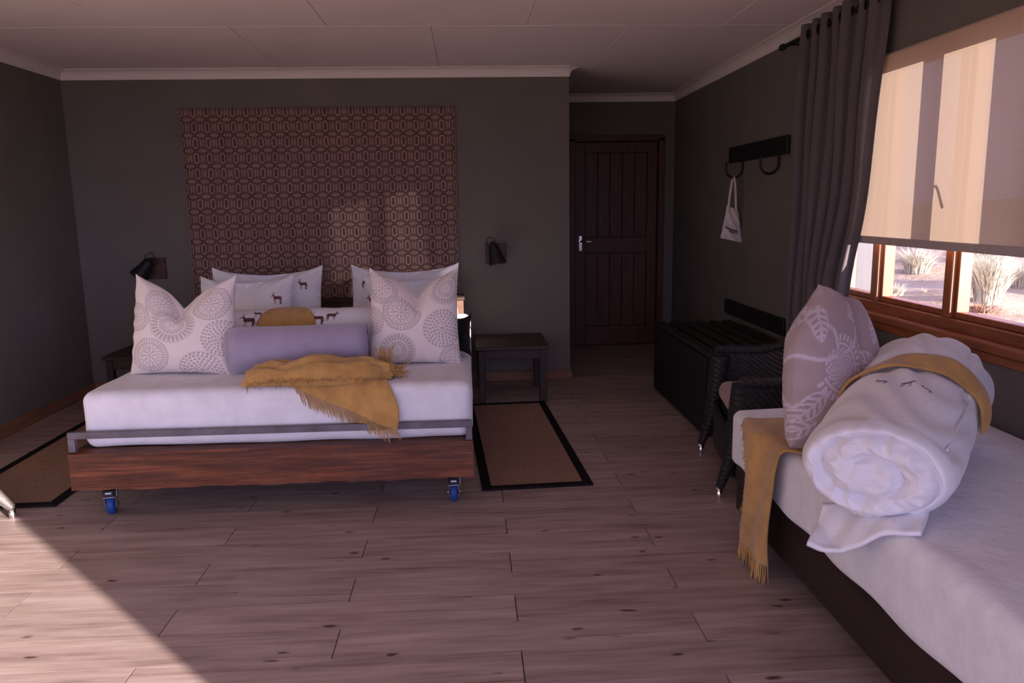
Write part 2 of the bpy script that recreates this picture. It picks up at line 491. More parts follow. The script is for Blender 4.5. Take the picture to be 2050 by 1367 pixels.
def glass_mat():
    m, nt, bs, out = new_mat('window_glass')
    tp = nd(nt, 'ShaderNodeBsdfTransparent'); gl = nd(nt, 'ShaderNodeBsdfGlossy'); gl.inputs['Roughness'].default_value = .02
    tp.inputs[0].default_value = (.96, .97, .97, 1)
    a = nd(nt, 'ShaderNodeMixShader'); a.inputs[0].default_value = .035
    nt.links.new(tp.outputs[0], a.inputs[1]); nt.links.new(gl.outputs[0], a.inputs[2]); nt.links.new(a.outputs[0], out.inputs[0])
    return m
M['glass'] = glass_mat()

def sand_mat():
    m, nt, bs, out = new_mat('pink_desert_sand')
    v = coords(nt)
    a = noise(nt, v, .6, 8, .6); b = noise(nt, v, 9, 6, .6)
    ma = nd(nt, 'ShaderNodeMath', operation='MULTIPLY_ADD'); nt.links.new(b, ma.inputs[0]); ma.inputs[1].default_value = .5; nt.links.new(a, ma.inputs[2])
    nt.links.new(ramp(nt, ma.outputs[0], [(.5, (.24, .155, .105)), (.75, (.38, .28, .21)), (1.0, (.46, .36, .275))]), bs.inputs['Base Color'])
    bs.inputs['Roughness'].default_value = .95; bs.inputs['Specular IOR Level'].default_value = .05
    bump(nt, bs, b, .6, .04)
    return m
M['sand'] = sand_mat()

# ------------------------------------------------------------------ the room
PW, PL = 0.1863, 1.25                                   # plank width and length
def floor():
    mb = MB()
    mb.span((XL - .1, YF - .1, -.20), (XR + .1, YB + .05, -.012)); mb.span((XP - .05, YB, -.20), (XR + .1, YA + .1, -.012))
    fl = struct(mb.build('floor', M['subfloor']))
    cache = {}
    k0 = math.ceil((3.66 - YF) / PW)
    k = k0
    while True:
        ytop = 3.66 - PW * k
        if ytop - PW > YA: break
        y0, y1 = max(ytop - PW, YF), min(ytop, YA)
        x0r = XL if (y0 + y1) / 2 < YB else XP
        j0 = -1.733 if k % 2 == 0 else -1.11
        xs = sorted([x0r, XR] + [j0 + PL * i for i in range(-3, 5) if x0r + .02 < j0 + PL * i < XR - .02])
        if y1 - y0 > .02:
            for a, b in zip(xs[:-1], xs[1:]):
                key = (round(b - a, 3), round(y1 - y0, 3))
                if key not in cache:
                    o = MB().box((0, 0, -.006), (key[0] - .0036, key[1] - .0016, .012)).build('plank', M['plank'], fl)
                    cache[key] = o.data
                else:
                    o = bpy.data.objects.new('plank', cache[key]); COL.objects.link(o); o.parent = fl
                o.location = ((a + b) / 2, (y0 + y1) / 2, 0)
        k -= 1
    return fl
floor()

T = .12
def wall(name, a, b):
    return struct(MB().span(a, b).build(name, M['wall']))
wall('wall_left', (XL - T, YF, 0), (XL, YB + T, ZC))
wall('wall_back', (XL, YB, 0), (XP, YB + T, ZC))
wall('wall_alcove', (XP - T, YB + T, 0), (XP, YA + T, ZC))
WT = .26                                                # right wall thickness
mb = MB()
mb.span((XR, YF, 0), (XR + WT, WIN_Y0, ZC)); mb.span((XR, WIN_Y1, 0), (XR + WT, YA + T, ZC))
mb.span((XR, WIN_Y0, 0), (XR + WT, WIN_Y1, WIN_Z0)); mb.span((XR, WIN_Y0, WIN_Z1), (XR + WT, WIN_Y1, ZC))
struct(mb.build('wall_right', M['wall']))
DX0, DX1, DZ = 1.06, 1.965, 2.105                       # door opening
mb = MB()
mb.span((XP, YA, 0), (DX0, YA + T, ZC)); mb.span((DX1, YA, 0), (XR, YA + T, ZC)); mb.span((DX0, YA, DZ), (DX1, YA + T, ZC))
struct(mb.build('wall_door', M['wall']))
def deck():  # unseen terrace deck, added to cut light bouncing in off the sand
    dk = struct(MB().span((XL - .3, YF - 3.2, -.2), (XR + .5, YF - .141, -.05)).build('floor_added_terrace', M['subfloor']))
    n = 22
    for i in range(n):
        y0 = YF - 3.2 + i * 3.05 / n
        MB().span((XL - .3, y0 + .003, -.05), (XR + .5, y0 + 3.05 / n - .003, -.02), .003).build('added_deck_board', M['deck'], dk)
deck()
wall('wall_front', (XL - T, YF - .14, 2.16), (XR + WT, YF, ZC))   # beam over the open front

def ceiling():
    mb = MB().span((XL - T, YF - .14, ZC + .012), (XR + WT, YA + T, ZC + .12))
    ce = struct(mb.build('ceiling', M['ceiling']))
    xs = [XL - .02, -2.02, -.815, .39, 1.595, XR + .02]
    ys = [YF, 1.36, 4.96, YA + .02]
    for i in range(len(xs) - 1):
        for j in range(len(ys) - 1):
            o_ = .62 if j == 2 else 0
            x0, x1 = (xs[i] + (o_ if i else 0)), (xs[i + 1] + (o_ if i < 4 else 0))
            if x1 > XR + .02: x1 = XR + .02
            if x1 - x0 < .05: continue
            MB().span((x0 + .0015, ys[j] + .0015, ZC), (x1 - .0015, ys[j + 1] - .0015, ZC + .012), .003).build('ceiling_board', M['ceiling'], ce)
ceiling()

def cornice(name, p, q, inward, s=.072):
    """cove moulding from p to q (2D) with its inward 2D normal"""
    prof = [(0, 0), (.006, 0)]
    for i in range(9):
        a = i / 8 * math.pi / 2
        prof.append((s - (s - .008) * math.cos(a), -0 + .008 + (s - .014) * math.sin(a)))
    prof += [(s, s), (0, s)]
    p = np.array(p); q = np.array(q); n = np.array(inward)
    P = np.zeros((2, len(prof), 3))
    for k, e in enumerate((p, q)):
        for i, (d, h) in enumerate(prof):
            P[k, i, :2] = e + n * d; P[k, i, 2] = ZC - s + h
    mb = MB().grid(P, wv=True, smooth=False)
    mb.add(P[0], [tuple(range(len(prof)))]); mb.add(P[1], [tuple(range(len(prof)))])
    return struct(mb.build(name, M['cornice'], fix=True))
cornice('trim_1', (XL, YB), (XP, YB), (0, -1))
cornice('trim_2', (XL, YF), (XL, YB), (1, 0))
cornice('trim_3', (XR, YF), (XR, YA), (-1, 0))
cornice('trim_4', (XP, YA), (XR, YA), (0, -1))
cornice('trim_5', (XP, YB), (XP, YA), (1, 0))

def skirting(name, a, b, m='skirting'):
    return struct(MB().span(a, b, .006).build(name, M[m]))
skirting('baseboard_left', (XL, YF, 0), (XL + .018, YB, .085))
skirting('baseboard_back', (XL, YB - .018, 0), (XP + .018, YB, .085), 'skirting_x')
skirting('baseboard_alcove', (XP, YB, 0), (XP + .018, YA, .085))
skirting('baseboard_right', (XR - .018, YF, 0), (XR, YA, .085))

# ------------------------------------------------------------------ door
def door():
    mb = MB(); y = YA - .012
    mb.span((DX0 - .03, y - .02, 0), (DX0 + .03, YA + .10, DZ), .004)
    mb.span((DX1 - .03, y - .02, 0), (DX1 + .03, YA + .10, DZ), .004)
    mb.span((DX0 - .03, y - .02, DZ - .03), (DX1 + .03, YA + .10, DZ + .03), .004)
    d = struct(mb.build('door_1', M['door']))
    x0, x1 = DX0 + .034, DX1 - .034
    leaf = MB()
    leaf.span((x0, YA + .02, .008), (x0 + .10, YA + .06, DZ - .034), .004)
    leaf.span((x1 - .10, YA + .02, .008), (x1, YA + .06, DZ - .034), .004)
    for z0, z1 in ((.008, .20), (.96, 1.12), (DZ - .14, DZ - .034)):
        leaf.span((x0 + .10, YA + .02, z0), (x1 - .10, YA + .06, z1), .004)
    lf = leaf.build('door_leaf', M['door'], d)
    n = 5; wx = (x1 - x0 - .2) / n
    for z0, z1 in ((.20, .96), (1.12, DZ - .14)):
        for i in range(n):
            MB().span((x0 + .10 + i * wx + .002, YA + .032, z0), (x0 + .10 + (i + 1) * wx - .002, YA + .048, z1), .004).build('panel_board', M['door'], lf)
    MB().span((x0 + .06, YA + .0485, .10), (x1 - .06, YA + .058, DZ - .08)).build('door_core', M['door'], lf)  # backing added to block light through the board gaps
    st = MB()
    st.span((DX0 + .02, YA + .062, 0), (DX0 + .07, YA + .10, DZ)); st.span((DX1 - .07, YA + .062, 0), (DX1 - .02, YA + .10, DZ))
    st.span((DX0 + .02, YA + .062, DZ - .08), (DX1 - .02, YA + .10, DZ)); st.span((DX0 + .02, YA + .062, -.03), (DX1 - .02, YA + .10, .03))
    st.build('door_stop', M['door'], d)  # strips added behind the leaf to block light leaking round it
    h = MB().span((1.128, YA + .012, .985), (1.162, YA + .02, 1.14), .003).build('handle_plate', M['chrome'], lf)
    MB().tube([(1.145, YA + .014, 1.085), (1.145, YA - .03, 1.085), (1.155, YA - .042, 1.085), (1.25, YA - .042, 1.082)], .009, 8).build('handle', M['chrome'], lf)
door()

# ------------------------------------------------------------------ window with blind
def window():
    X0, X1 = XR + .035, XR + .105                        # frame depth
    mb = MB()
    mb.span((X0, WIN_Y0, WIN_Z0), (X1, WIN_Y1, WIN_Z0 + .055), .004)
    mb.span((X0, WIN_Y0, WIN_Z1 - .05), (X1, WIN_Y1, WIN_Z1), .004)
    win = struct(mb.build('window_1', M['winwood']))
    ups = [(WIN_Y0, WIN_Y0 + .06), (3.325, 3.382), (3.955, 4.01), (WIN_Y1 - .06, WIN_Y1)]
    for a, b in ups:
        MB().span((X0, a, WIN_Z0 + .055), (X1, b, WIN_Z1 - .05), .004).build('mullion', M['winwood_v'], win)
    # hinged sashes proud of the frame, panes
    for i in range(3):
        y0, y1 = ups[i][1], ups[i + 1][0]
        z0, z1 = WIN_Z0 + .055, WIN_Z1 - .05
        sw = .018 if i < 2 else .05
        xs0, xs1 = X0 + .022, X1 + .012
        s = MB()
        s.span((xs0, y0 + .002, z0 + .002), (xs1, y0 + sw, z1 - .002), .003); s.span((xs0, y1 - sw, z0 + .002), (xs1, y1 - .002, z1 - .002), .003)
        s.span((xs0, y0 + sw, z0 + .002), (xs1, y1 - sw, z0 + .03), .003); s.span((xs0, y0 + sw, z1 - .022), (xs1, y1 - sw, z1 - .002), .003)
        so_ = s.build('sash', M['winwood_v'], win)
        MB().span((xs0 + .03, y0 + sw - .004, z0 + .03), (xs0 + .034, y1 - sw + .004, z1 - .03)).build('pane', M['glass'], win)
    # casement handle on the mullion, its shadow falls on the blind
    h = MB().box((X0 - .004, 3.345, 1.50), (.008, .022, .06), .002).build('handle_plate', M['black_iron'], win)
    MB().tube([(X0 - .008, 3.345, 1.515), (X0 - .03, 3.345, 1.515), (X0 - .034, 3.335, 1.50), (X0 - .03, 3.285, 1.42)], .0065, 8).build('handle', M['black_iron'], win)
    sill = MB().span((XR - .022, WIN_Y0 - .03, WIN_Z0 - .035), (XR + .05, WIN_Y1 + .03, WIN_Z0 + .004), .006)
    sill.build('window_sill', M['winwood'], win)
    MB().span((XR - .012, WIN_Y0 - .03, WIN_Z0 - .075), (XR - .0005, WIN_Y1 + .03, WIN_Z0 - .035), .004).build('apron_moulding', M['winwood'], win)
    # outside sill
    MB().span((X1, WIN_Y0 - .03, WIN_Z0 - .02), (XR + WT + .03, WIN_Y1 + .03, WIN_Z0 + .012), .006).build('outer_sill', M['winwood'], win)
window()

BX, BY0, BY1, BZ0, BZ1 = XR - .032, 2.62, 4.055, 1.235, 2.148
def blind():
    b = thing('roller_blind', 'half lowered beige screen roller blind glowing in the sun at the window', 'blind', (BX, (BY0 + BY1) / 2, BZ0))
    MB().lathe([(0, BY0), (.013, BY0), (.013, BY1), (0, BY1)], (BX + .016, 0, BZ1 - .004), 'y', 16).build('roller_tube', M['blindbar'], b)
    n = 40
    P = np.zeros((n, 30, 3))
    ys = np.linspace(BY0, BY1, n); zs = np.linspace(BZ0, BZ1, 30)
    P[..., 1] = ys[:, None]; P[..., 2] = zs[None]
    P[..., 0] = BX + .002 * np.sin(ys * 6)[:, None] * (zs - BZ1)[None]
    MB().grid(P).build('blind_fabric', M['blind'], b)
    MB().span((BX - .007, BY0, BZ0 - .004), (BX + .007, BY1, BZ0 + .034), .004).build('bottom_bar', M['blindbar'], b)
blind()

# ------------------------------------------------------------------ curtain and rod
def curtain():
    rod = thing('curtain_rod', 'black iron curtain rod with ball end under the ceiling edge', 'curtain rod', (2.0, 3.5, 2.41))
    RX, RZ = 2.018, 2.415
    MB().tube([(RX, 2.1, RZ), (RX, 5.03, RZ)], .013, 12).build('rod', M['black_iron'], rod)
    MB().lathe([(0, 5.03), (.014, 5.03), (.021, 5.045), (.021, 5.075), (.015, 5.09), (0, 5.095)], (RX, 0, RZ), 'y', 14).build('finial', M['black_iron'], rod)
    for y in (2.3, 4.97):
        m = MB(); m.tube([(RX, y, RZ), (XR - .006, y, RZ)], .007, 8); m.lathe([(0, 0), (.022, 0), (.022, .006), (0, .006)], (XR - .0065, y, RZ), 'x', 14)
        m.build('bracket', M['black_iron'], rod)
    c = thing('curtain', 'grey eyelet curtain gathered at the left side of the window', 'curtain', (2.018, 4.3, .58))
    ns, nz = 260, 60
    S = np.linspace(0, 1, ns)[:, None]; Z = np.linspace(.58, 2.475, nz)[None]
    yl = 4.78 + .0 * Z; ztop = (Z - .04) / 2.435
    # right edge: bulges towards the window at rail height, held in lower down
    yr = 3.90 - .03 * ztop + .20 * np.exp(-((Z - .92) / .42) ** 2) - .04 * np.exp(-((Z - 2.45) / .4) ** 2)
    nf = 7.0
    ph = 2 * np.pi * nf * S
    amp = .034 * (1 - .15 * ztop)
    y = yl + (yr - yl) * (S + .012 * np.sin(2 * ph))
    x = 2.018 + amp * np.cos(ph) + .006 * np.sin(5 * Z + 9 * S) + .01 * np.sin(2.1 * Z + 20 * S)
    P = np.stack(np.broadcast_arrays(x, y, Z), -1)
    MB().sheet(P, .003).build('curtain_fabric', M['curtain'], c)
    for i in range(int(nf * 2)):
        s = (i + .5) / (2 * nf)
        yy = 4.78 + (3.84 - 4.78) * s
        # eyelet ring standing in the fold flank
        ang = .9 if i % 2 == 0 else -.9
        ca, sa = math.cos(ang), math.sin(ang)
        pts = []
        for k in range(20):
            a = 2 * math.pi * k / 20
            u, v2 = .024 * math.cos(a), .024 * math.sin(a)
            pts.append((2.018 + u * sa * .9, yy + u * .55 * (1 if ang > 0 else -1), 2.415 + v2))
        MB().tube(pts, .0055, 6, closed=True).build('eyelet', M['black_iron'], c)
curtain()

# ------------------------------------------------------------------ bed
ZM = .62                                                # mattress top
BX0, BX1, BYF, BYH = -1.893, -.003, 3.62, 6.25
def bed():
    b = thing('bed_frame', 'wide wooden bed on blue wheels with a steel bar at its foot', 'bed', ((BX0 + BX1) / 2, 4.9, 0))
    # rough sawn front beam
    n = 120
    def beam(p0, p1, th, z0, z1, along):
        L = np.linspace(0, 1, n)
        ring = []
        for k, (dy, z) in enumerate([(0, z0), (0, (z0 + z1) / 2), (0, z1), (1, z1), (1, (z0 + z1) / 2), (1, z0)]):
            Q = np.zeros((n, 3))
            Q[:] = np.array(p0) + L[:, None] * (np.array(p1) - np.array(p0))
            jit = .0018 * np.sin(L * 23 + k * 2) + .0016 * np.sin(L * 61 + k * 5) + .001 * np.sin(L * 143 + k)
            Q[:, along] += dy * th + (jit * .6 if dy == 0 else 0)
            Q[:, 2] = z + (jit if z == z0 else jit * .3)
            ring.append(Q)
        P = np.stack(ring, 1)
        m = MB().grid(P, wv=True, smooth=False); m.add(P[0], [tuple(range(6))]); m.add(P[-1], [tuple(range(6))])
        return m
    beam((BX0, BYF - .035, 0), (BX1, BYF - .035, 0), .09, .165, .345, 1).build('foot_beam', M['rail'], b, fix=True)
    beam((BX0 + .002, BYF + .056, 0), (BX0 + .002, BYH, 0), .06, .17, .34, 0).build('side_beam', M['darkwood_y'], b, fix=True)
    beam((BX1 - .062, BYF + .056, 0), (BX1 - .062, BYH, 0), .06, .17, .34, 0).build('side_beam', M['darkwood_y'], b, fix=True)
    m = MB()
    for i in range(9):
        y = BYF + .12 + i * .28
        m.span((BX0 + .065, y, .32), (BX1 - .065, y + .09, .338), .003)
    for i in range(9):
        y = BYF + .12 + i * .28
        MB().span((BX0 + .065, y, .318), (BX1 - .065, y + .09, .338), .003).build('bed_slat', M['darkwood'], b)
    # headboard
    hb = MB().span((BX0 + .05, 6.26, .20), (-.085, 6.31, .735), .004).build('headboard', M['headboard'], b)
    MB().span((-.145, 6.14, .02), (-.055, 6.25, .722), .004).build('head_post', M['headboard'], b)
    MB().span((BX0 + .02, 6.14, .02), (BX0 + .11, 6.25, .722), .004).build('head_post', M['headboard'], b)
    MB().span((BX0 + .0, 6.12, .722), (-.045, 6.32, .75), .005).build('head_cap', M['darkwood'], b)
    # steel bar round the foot of the mattress
    yb0, yb1 = BYF - .022, BYF + .004
    f = MB()
    f.span((BX0 + .0, yb0, .348), (BX0 + .032, yb1, .411), .001); f.span((BX1 - .034, yb0, .348), (BX1 - .004, yb1, .411), .001)
    f.span((BX0 + .0, yb0, .411), (BX1 - .004, yb1, .4435), .002)
    f.build('foot_bar', M['steel'], b)
    # casters
    def caster(x, y, rz):
        Rm = Matrix.Rotation(rz, 3, 'Z')
        def T(mb):
            mb.v = [tuple(Rm @ Vector(p) + Vector((x, y, 0))) for p in mb.v]; return mb
        pl = T(MB().box((0, 0, .1615), (.105, .085, .007), .002)).build('caster', M['dark_zinc'], b)
        k = MB(); k.lathe([(0, .132), (.036, .132), (.04, .14), (.04, .15), (.03, .157), (0, .157)], n=20)
        k.box((0, -.006, .115), (.052, .062, .04), .006)
        T(k).build('swivel', M['dark_zinc'], pl)
        fk = MB()
        for s in (-1, 1):
            fk.box((s * .0245, .004, .075), (.004, .046, .085), .002)
        fk.box((0, -.036, .0965), (.052, .004, .005), .001)
        T(fk).build('fork', M['zinc'], pl)
        T(MB().lathe([(0, -.017), (.041, -.017), (.046, -.011), (.047, 0), (.046, .011), (.041, .017), (0, .017)], (0, .008, .047), 'x', 28)).build('wheel', M['blue'], pl)
        T(MB().lathe([(0, -.034), (.008, -.034), (.008, .034), (0, .034)], (0, .008, .047), 'x', 10)).build('axle', M['chrome'], pl)
        for sx in (-1, 1):
            for sy in (-1, 1):
                T(MB().lathe([(0, 0), (.007, .0), (.007, .007), (0, .008)], (sx * .042, sy * .032, .150), 'z', 8)).build('bolt', M['chrome'], pl)
        T(MB().box((0, -.0385, .118), (.026, .002, .006))).build('label_plate', M['white_board'], pl)
        T(MB().box((.031, .0, .118), (.006, .03, .05), .002)).build('brake_lever', M['zinc'], pl)
    caster(-1.772, 3.70, .18); caster(-.105, 3.705, .02)
    caster(-1.79, 6.0, .1); caster(-.105, 6.0, -.2)
bed()

def mattress():
    t = thing('mattress', 'thick mattress in a white fitted sheet on the wide bed', 'mattress', (-.925, 4.895, .342))
    lw, ll, lh = 1.845, 2.50, ZM - .342
    def wr(P):
        side = np.clip(1.0 - np.abs((P[..., 2] + lh / 2) / .12), 0, 1)
        edge = np.abs(P[..., 1] + ll / 2) < .08
        f = .006 * wav(P * np.array([1, 1, 2]), 9, 3) * side + .0025 * wav(P, 16, 4)
        return f
    roundbox((lw, ll, lh), .055, 64, wr).build('fitted_sheet', M['sheet'], t, local=True)
mattress()

# ------------------------------------------------------------------ soft things
def cushion(w, h, t, N=48, chop=0.0, cw=.3, colfn=None, seed=0, p=2.6, q=.5, inset=.07, wr=.004, lean=0.0, chopx=0.0, corner=0.0, ce=1.15, pinch=0.0):
    """upright cushion: x across, z up from 0, -y is the front"""
    a = np.linspace(-1, 1, N)
    U, V = np.meshgrid(a, a, indexing='ij')
    Tt = t / 2 * np.power(np.clip((1 - np.abs(U) ** p) * (1 - np.abs(V) ** p), 0, 1), q)
    X = w / 2 * U * (1 - inset * (1 - V ** 2) * U ** 2)
    Z = h / 2 * V * (1 - inset * (1 - U ** 2) * V ** 2)
    c = np.exp(-np.abs((U - chopx) / cw) ** ce) * smooth01((V + .35) / 1.35) ** 1.3
    Z = Z - chop * c
    Tt = Tt * (1 - .35 * c)
    X = X * (1 - .04 * chop / .1 * smooth01(V) * (1 - np.exp(-(U / .5) ** 2))) if chop else X
    X = X * (1 - pinch * smooth01((V - .15) / .85))
    Z = Z + corner * np.abs(U) ** 4 * np.clip(V, 0, 1) ** 2
    mb = MB(); cols = []
    for sg in (-1, 1):
        P = np.stack([X, sg * Tt, Z + h / 2], -1)
        d = wr * wav(P * np.array([1, 1, 1]), 14, seed + 1) + .6 * wr * wav(P, 33, seed + 2)
        crease = np.exp(-((1 - np.maximum(np.abs(U), np.abs(V))) / .16) ** 2) * (Tt > 1e-6)
        ang = np.arctan2(V, U)
        d = d + wr * 1.3 * crease * np.sin(ang * 23 + 2 * wav(P, 8, seed + 5))
        dim = c * (.03 if chop else 0)
        P[..., 1] += sg * d * np.minimum(1, Tt / (t * .1 + 1e-6)) - sg * dim * (Tt > 1e-6)
        mb.grid(P, flip=sg > 0)
        if colfn is not None:
            cols.append(colfn(U * w / 2, V * h / 2, U, V).reshape(-1, 3))
    if colfn is not None: mb.col = np.concatenate(cols)
    return mb

def medallion(u, v, cx, cy, R, kind, seed=0):
    """block printed medallion: returns mask 0..1"""
    x, y = u - cx, v - cy
    r = np.sqrt(x * x + y * y) / R; th = np.arctan2(y, x)
    m = np.zeros_like(r)
    band = lambda a, b: (r > a) & (r < b)
    if kind == 0:                                       # rings and spokes
        m[band(.93, 1.0)] = .8
        s = np.sin(th * 34) > 0; m[band(.74, .92) & s] = .9
        m[band(.66, .72)] = 1
        s = np.sin(th * 18) > -.2; m[band(.46, .63) & s & (np.sin(r * 60) > -.6)] = .9
        m[band(.40, .44)] = 1
        s = np.cos(th * 8) > .1; m[band(.10, .36) & s] = .9
        m[r < .07] = .9
    elif kind == 1:                                     # dotted wheel
        for rr, k in ((.93, 30), (.78, 26), (.62, 20), (.46, 15), (.31, 10)):
            s = np.cos(th * k + rr * 9) ; m[(np.abs(r - rr) < .065 * np.clip(s + .6, 0, 1))] = .95
        m[band(.17, .21)] = .9; m[r < .1] = .9
        m[band(.985, 1.01)] = .6
    else:                                               # daisy wheel
        s = np.abs(np.sin(th * 14)); m[band(.62, .95) & (s > .35 + .5 * (r - .62))] = .9
        m[band(.98, 1.02)] = .7
        s = np.abs(np.sin(th * 11 + .4)); m[band(.33, .57) & (s > .4)] = .85
        m[band(.26, .3)] = .9
        m[r < .2] = .6 * (np.cos(th[r < .2] * 6) > -.3)
    return m
def medal_col(meds, base, ink):
    base = np.array(base); ink = np.array(ink)
    def f(x, z, U, V):
        m = np.zeros_like(U)
        for cx, cy, R, k in meds:
            m = np.maximum(m, medallion(U, V, cx, cy, R, k))
        return base + (ink - base) * m[..., None]
    return f

ORYX = [((-.35, .12), (.42, .14), .25), ((-.38, .2), (-.66, .52), .13), ((-.66, .52), (-.92, .38), .075), ((-.62, .55), (-.40, 1.05), .03), ((-.66, .56), (-.72, 1.08), .03),
        ((.62, .15), (.74, -.35), .06), ((-.36, .0), (-.42, -.85), .055), ((-.22, 0), (-.2, -.8), .05), ((.42, .05), (.5, -.85), .065), ((.5, .05), (.66, -.8), .06)]
def oryx_mask(x, z, cx, cz, s, flip=1):
    px, pz = (x - cx) / s * flip, (z - cz) / s
    m = np.zeros_like(px)
    for i, (a, b, r) in enumerate(ORYX):
        ax, az = a; bx, bz = b
        dx, dz = bx - ax, bz - az
        t = np.clip(((px - ax) * dx + (pz - az) * dz) / (dx * dx + dz * dz), 0, 1)
        d = np.hypot(px - ax - t * dx, pz - az - t * dz)
        m = np.maximum(m, (d < r) * (1.0 if i != 6 and i != 7 else .75))
    return m
WHITE = (.75, .745, .785)
def oryx_col(lst, white=WHITE):
    wv_ = np.array(white)
    def f(x, z, U, V):
        c = np.broadcast_to(wv_, U.shape + (3,)).copy()
        for cx, cz, s, fl in lst:
            m = oryx_mask(x, z, cx, cz, s, fl)[..., None]
            c = c * (1 - m) + np.array((.15, .055, .045)) * m
        return c
    return f

CREAM, INK = (.78, .695, .66), (.46, .41, .40)
def soft(name, label, cat, part, mb, loc, rot, mat, group=None):
    t = thing(name, label, cat, loc, rot, group)
    o = mb.build(part, mat, t, local=True)
    return t
R_ = math.radians
# two big printed cushions on the bed
soft('scatter_cushion', 'cream cushion with grey medallions, chopped top, left of the bolster', 'cushion', 'cushion_cover',
     cushion(.555, .50, .21, 190, .14, .34, medal_col([(-.52, -.60, .37, 0), (-.09, .10, .42, 2), (.62, .52, .36, 0), (.83, -.22, .38, 1), (.42, -.92, .42, 1), (-.82, .2, .30, 0), (-.35, .62, .32, 0)], CREAM, INK), 11, corner=.03),
     (-1.495, 4.03, ZM - .008), (R_(-11), R_(1.5), R_(-4)), M['print'], 'printed medallion cushions on the wide bed')
soft('scatter_cushion', 'cream cushion with grey medallions, chopped top, right of the bolster', 'cushion', 'cushion_cover',
     cushion(.50, .505, .20, 190, .13, .32, medal_col([(-.27, .16, .42, 0), (.60, -.22, .42, 1), (-.37, -.70, .38, 2), (-.95, -.05, .30, 1), (-.7, .68, .36, 0), (.72, .66, .36, 2), (.88, -.92, .36, 0)], CREAM, INK), 23, corner=.03, chopx=.06),
     (-.305, 4.13, ZM - .008), (R_(-11), R_(1), R_(3)), M['print'], 'printed medallion cushions on the wide bed')

def bolster(name, label, cat, part, c0, c1, r, mat, N=60, nr=40, pucker=True, colfn=None, seed=0, wr=.003, sag=.0, flat=1.0):
    c0 = np.array(c0, float); c1 = np.array(c1, float); ax = c1 - c0; L = np.linalg.norm(ax); ax /= L
    up = np.array([0, 0, 1.0]); up -= ax * (up @ ax); up /= np.linalg.norm(up); sd = np.cross(ax, up)
    er = r * .42
    S = np.concatenate([np.linspace(0, 1, 10)[:-1] * .0 , np.linspace(0, L, N)])
    prof = []
    for k in range(14):                                 # rounded end
        a = k / 13 * math.pi / 2
        prof.append((-0 + er - er * math.cos(math.pi / 2 - a) if False else er * (1 - math.sin(a)), (r - er) + er * math.sin(math.pi / 2 - (math.pi / 2 - a)) if False else (r - er) * 1.0 + er * math.sin(a)))
    prof = [(er * (1 - math.sin(a)), r - er + er * math.cos(math.pi / 2 - a)) for a in np.linspace(0, math.pi / 2, 12)]
    near = [(0.004, 0.0), (0.0, r * .25), (0.0, (r - er) * .8)] + prof
    mid = [(s, r) for s in np.linspace(er, L - er, N)[1:-1]]
    far = [(L - s, q) for s, q in near[::-1]]
    allp = near + mid + far
    th = np.linspace(0, 2 * np.pi, nr, endpoint=False)
    P = np.zeros((len(allp), nr, 3))
    for i, (s, q) in enumerate(allp):
        z = np.cos(th) * q; y = np.sin(th) * q
        z = np.where(z < 0, z * flat, z)
        P[i] = c0 + ax * s + up * z[:, None] + sd * y[:, None]
        P[i, :, 2] -= sag * math.sin(math.pi * s / L)
    n = P - (c0 + ((P - c0) @ ax)[..., None] * ax); n /= np.linalg.norm(n, axis=-1, keepdims=True) + 1e-9
    P += n * (wr * wav(P, 17, seed) + .5 * wr * wav(P, 40, seed + 1))[..., None]
    mb = MB().grid(P, wv=True)
    if colfn is not None: mb.col = colfn(P).reshape(-1, 3)
    base = (c0 + c1) / 2; base[2] -= r
    t = thing(name, label, cat, tuple(base))
    mb.build(part, mat, t)
    return t, P
t, _ = bolster('bolster', 'grey lilac round bolster lying in front of the white pillows', 'bolster', 'bolster_cover', (-1.25, 4.03, ZM + .116), (-.548, 4.10, ZM + .118), .118, M['bolster'], wr=.003, seed=4)
for s in (-1, 1):
    x = -1.25 if s < 0 else -.548
    pts = [(x + s * -.012 + .0, (4.03 if s < 0 else 4.10) + .1 * math.sin(a), ZM + .117 + .1 * math.cos(a)) for a in np.linspace(0, 2 * math.pi, 40, endpoint=False)]
    MB().tube(pts, .0035, 6, closed=True).build('piping', M['bolster'], t)

# rolled duvet behind the bolster with antelope print
def roll_print(P):
    x, z = P[..., 0], P[..., 2] * .55 - P[..., 1]
    c = np.broadcast_to(np.array(WHITE), P.shape).copy()
    ff = (P[..., 2] - (ZM + .135)) + .0 * x
    # unrolled height along the front of the roll
    ang = np.arctan2(P[..., 1] - 4.50, P[..., 2] - (ZM + .135))
    hgt = -ang * .135
    hh = .135 * 1.0 + ang * .135
    for cx, cz, s, fl in ((-1.245, -.125, .050, 1), (-1.175, -.135, .036, -1), (-1.20, -.075, .032, 1), (-.865, -.115, .050, 1), (-.785, -.095, .042, -1)):
        m = oryx_mask(x, ang * .135, cx, cz, s, fl)[..., None]
        c = c * (1 - m) + np.array((.10, .035, .03)) * m
    return c
dv, _ = bolster('rolled_duvet', 'white duvet rolled up behind the bolster on the wide bed', 'duvet', 'duvet_cover', (-1.66, 4.48, ZM + .135), (-.22, 4.52, ZM + .135), .135, M['print'], N=420, nr=150, colfn=roll_print, wr=.004, seed=9)
